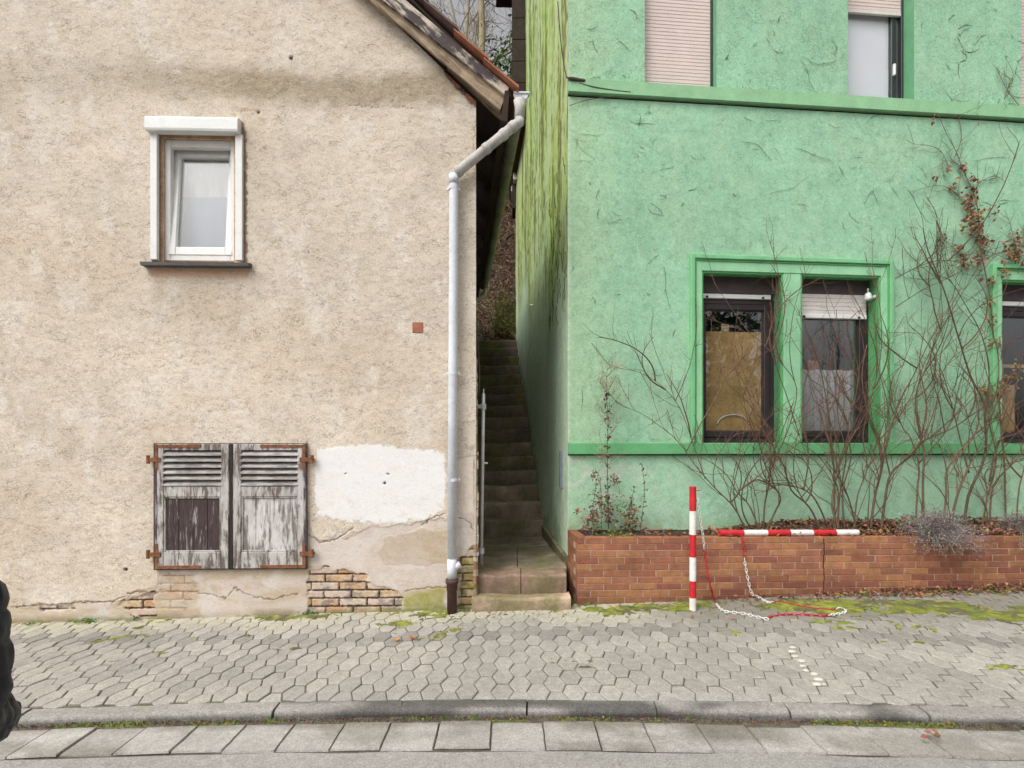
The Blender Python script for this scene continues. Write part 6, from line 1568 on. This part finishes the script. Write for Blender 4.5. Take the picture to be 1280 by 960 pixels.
# ================================================================== PERSON AT THE LEFT EDGE
def person():
    cx, cy, gz = -1.284, 1.10, -.10
    root = empty('person', (cx, cy, gz), 'person at the left edge in a black quilted puffer jacket, only the sleeve in view', 'person')
    skin = simple('skin', (.52, .30, .22), .55, ((30, .06),), (90, .1, .001)); jk = simple('black_puffer_fabric', (.020, .021, .028), .5, ((18, .25), (120, .2)), (70, .35, .003)); tr = simple('dark_trousers', (.03, .033, .045), .85, ((40, .2),), (120, .3, .002))
    hairm = simple('brown_hair', (.06, .035, .02), .6, ((60, .4),), (80, .6, .004), (1, 1, .2)); sh = simple('black_shoe', (.02, .02, .02), .5, ((20, .2),), None)
    # continuous body grown over a skeleton
    V, E, Rr = [], [], []
    def vtx(x, y, z, r): V.append((x - cx + 0, y - cy, z - gz)); Rr.append(r); return len(V) - 1
    def chain(a, pts):
        for q in pts: b = vtx(*q); E.append((a, b)); a = b
        return a
    pel = vtx(cx, cy, .86, .13); ch = chain(pel, [(cx, cy, 1.02, .125), (cx, cy + .01, 1.22, .13), (cx, cy, 1.36, .10)])
    nk = chain(ch, [(cx, cy, 1.43, .055), (cx, cy + .01, 1.50, .052), (cx, cy + .015, 1.57, .08), (cx, cy + .02, 1.64, .088), (cx, cy + .01, 1.70, .07)])
    for s in (-1, 1):
        hand = chain(ch, [(cx + s * .150, cy - .01, 1.335, .05), (cx + s * .185, cy - .02, 1.125, .042), (cx + s * .09, cy + .14, 1.04, .032), (cx + s * .05, cy + .20, 1.02, .030)])
        for k in range(4): chain(hand, [(cx + s * (.03 + .006 * k), cy + .235, 1.045 - .017 * k, .010), (cx + s * (.0 + .004 * k), cy + .255, 1.04 - .016 * k, .009), (cx - s * .02, cy + .255, 1.035 - .015 * k, .008)])
        chain(hand, [(cx + s * .045, cy + .225, 1.06, .011), (cx + s * .02, cy + .24, 1.075, .009)])
        chain(pel, [(cx + s * .095, cy, .78, .085), (cx + s * .105, cy + .01, .36, .055), (cx + s * .11, cy, -.05, .04), (cx + s * .115, cy + .14, -.11, .035)])
    me = bpy.data.meshes.new('body'); me.from_pydata(V, E, []); me.materials.append(skin); body = link_mesh('body', me, root)
    sk = body.modifiers.new('skin', 'SKIN'); me.update()
    for i, d in enumerate(me.skin_vertices[0].data): d.radius = (Rr[i], Rr[i]); d.use_root = (i == 0)
    sb = body.modifiers.new('sub', 'SUBSURF'); sb.levels = 2; sb.render_levels = 2
    mb = MB(); hc = Vector((cx, cy + .02, 1.625))
    mb.sphere(hc + Vector((0, .085, -.015)), .016, .024, .026, 8, 6); mb.build('nose', skin, root, True)
    for s in (-1, 1):
        mb = MB(); mb.sphere(hc + Vector((s * .034, .076, .012)), .013, .011, .009, 8, 6); mb.build('eye', simple('eye_white', (.6, .58, .55), .3, (), None), root, True)
        mb = MB(); mb.sphere(hc + Vector((s * .086, -.005, 0)), .012, .022, .033, 8, 6); mb.build('ear', skin, root, True)
    mb = MB(); mb.sphere(hc + Vector((0, .082, -.055)), .026, .012, .007, 8, 6); mb.build('mouth', simple('lips', (.40, .15, .13), .5, (), None), root, True)
    mb = MB(); mb.sphere(hc + Vector((0, -.022, .03)), .098, .104, .105, 16, 12); mb.build('hair', hairm, root, True)
    # quilted jacket: torso shell with horizontal baffles, collar, sleeves
    def loft(mb, path, rads, n=26, baf=.085, amp=.011, seed=0, per=46):
        pts = smooth_path([Vector(p) for p in path], 14); N_ = len(pts); s = 0; vs = []
        R_ = np.interp(np.linspace(0, 1, N_), np.linspace(0, 1, len(rads)), [r[0] for r in rads]); R2 = np.interp(np.linspace(0, 1, N_), np.linspace(0, 1, len(rads)), [r[1] for r in rads])
        t = (pts[1] - pts[0]).normalized(); x = Vector((1, 0, 0)) if abs(t.x) < .8 else Vector((0, 1, 0))
        for i in range(N_):
            if i: s += (pts[i] - pts[i - 1]).length
            t = (pts[min(i + 1, N_ - 1)] - pts[max(i - 1, 0)]).normalized(); x = (x - t * x.dot(t)).normalized(); y = t.cross(x)
            for k in range(n):
                a = 2 * math.pi * k / n; sh_ = s + .010 * math.sin(a * 2 + seed) + .012 * (float(vnoise(a * 1.5, s * 9, seed + 3)) - .5)
                q = abs(math.sin(math.pi * sh_ / baf)) ** .5; wr = .024 * (float(fbm(a * 2.6, s * 30, 4, seed + 9)) - .5)
                f = amp * (q - .7) + wr; vs.append(pts[i] + x * math.cos(a) * (R_[i] + f) + y * math.sin(a) * (R2[i] + f))
        fs = [(i * n + k, i * n + (k + 1) % n, (i + 1) * n + (k + 1) % n, (i + 1) * n + k) for i in range(N_ - 1) for k in range(n)]
        fs += [tuple(range(n))[::-1], tuple((N_ - 1) * n + k for k in range(n))]; mb._add(vs, fs)
    mb = MB(); loft(mb, [(cx, cy, .72), (cx, cy, .95), (cx, cy + .01, 1.2), (cx, cy, 1.36), (cx, cy, 1.43), (cx, cy, 1.50)], [(.185, .15), (.18, .15), (.185, .155), (.175, .13), (.09, .085), (.085, .08)], 36, .09, .012, 1)
    jacket = mb.build('jacket', jk, root, True)
    for s in (1, -1):
        mb = MB(); X = lambda d: cx + s * d
        loft(mb, [(X(.09), cy, 1.385), (X(.172), cy - .005, 1.345), (X(.195), cy - .01, 1.25), (X(.192), cy - .015, 1.145), (X(.168), cy + .01, 1.105), (X(.115), cy + .10, 1.06), (X(.06), cy + .18, 1.03)], [(.055, .06), (.066, .068), (.064, .066), (.062, .064), (.062, .064), (.056, .058), (.046, .046)], 30, .062, .009, 4 + s)
        mb.build('sleeve', jk, jacket, True)
        mb = MB(); loft(mb, [(X(.09), cy, .84), (X(.10), cy + .01, .6), (X(.105), cy + .01, .33), (X(.11), cy, -.06)], [(.10, .105), (.085, .09), (.068, .07), (.058, .06)], 20, .5, .003, 7); mb.build('trousers', tr, root, True)
        mb = MB(); loft(mb, [(X(.11), cy - .06, -.105), (X(.112), cy + .03, -.095), (X(.116), cy + .12, -.112), (X(.118), cy + .19, -.125)], [(.035, .042), (.045, .052), (.045, .036), (.03, .022)], 16, .5, .001, 8); mb.build('shoe', sh, root, True)
person()
# ================================================================== CAMERA AND LIGHT
cam = bpy.data.cameras.new('camera'); co = bpy.data.objects.new('camera', cam); COL.objects.link(co)
co.location = (0, 0, H); co.rotation_euler = (math.radians(90), 0, 0)
cam.sensor_width = 36; cam.lens = 36 * F / 1280; cam.shift_y = (VH - 480) / 1280; cam.clip_end = 500; cam.clip_start = .05
SC.camera = co
w = bpy.data.worlds.new('World'); SC.world = w; w.use_nodes = True
nt = w.node_tree; nt.nodes.clear()
sky = nt.nodes.new('ShaderNodeTexSky'); sky.sky_type = 'NISHITA'; sky.sun_disc = False
sky.sun_elevation = math.radians(52); sky.sun_rotation = math.radians(222); sky.air_density = 1.0; sky.dust_density = 7.0; sky.ozone_density = 1.0
hs = nt.nodes.new('ShaderNodeHueSaturation'); hs.inputs['Saturation'].default_value = .12
bg = nt.nodes.new('ShaderNodeBackground'); bg.inputs['Strength'].default_value = .15
wo = nt.nodes.new('ShaderNodeOutputWorld')
nt.links.new(sky.outputs[0], hs.inputs['Color']); nt.links.new(hs.outputs[0], bg.inputs[0]); nt.links.new(bg.outputs[0], wo.inputs[0])
sl = bpy.data.lights.new('sun', 'SUN'); sl.energy = .8; sl.angle = math.radians(35); sl.color = (1, .97, .92)
so = bpy.data.objects.new('sun', sl); COL.objects.link(so)
so.rotation_euler = (math.radians(38), 0, math.radians(-42))
vs = SC.view_settings; vs.view_transform = 'Standard'; vs.look = 'None'; vs.gamma = 1; vs.exposure = 0.36
SC.cycles.max_bounces = 8; SC.cycles.use_denoising = True
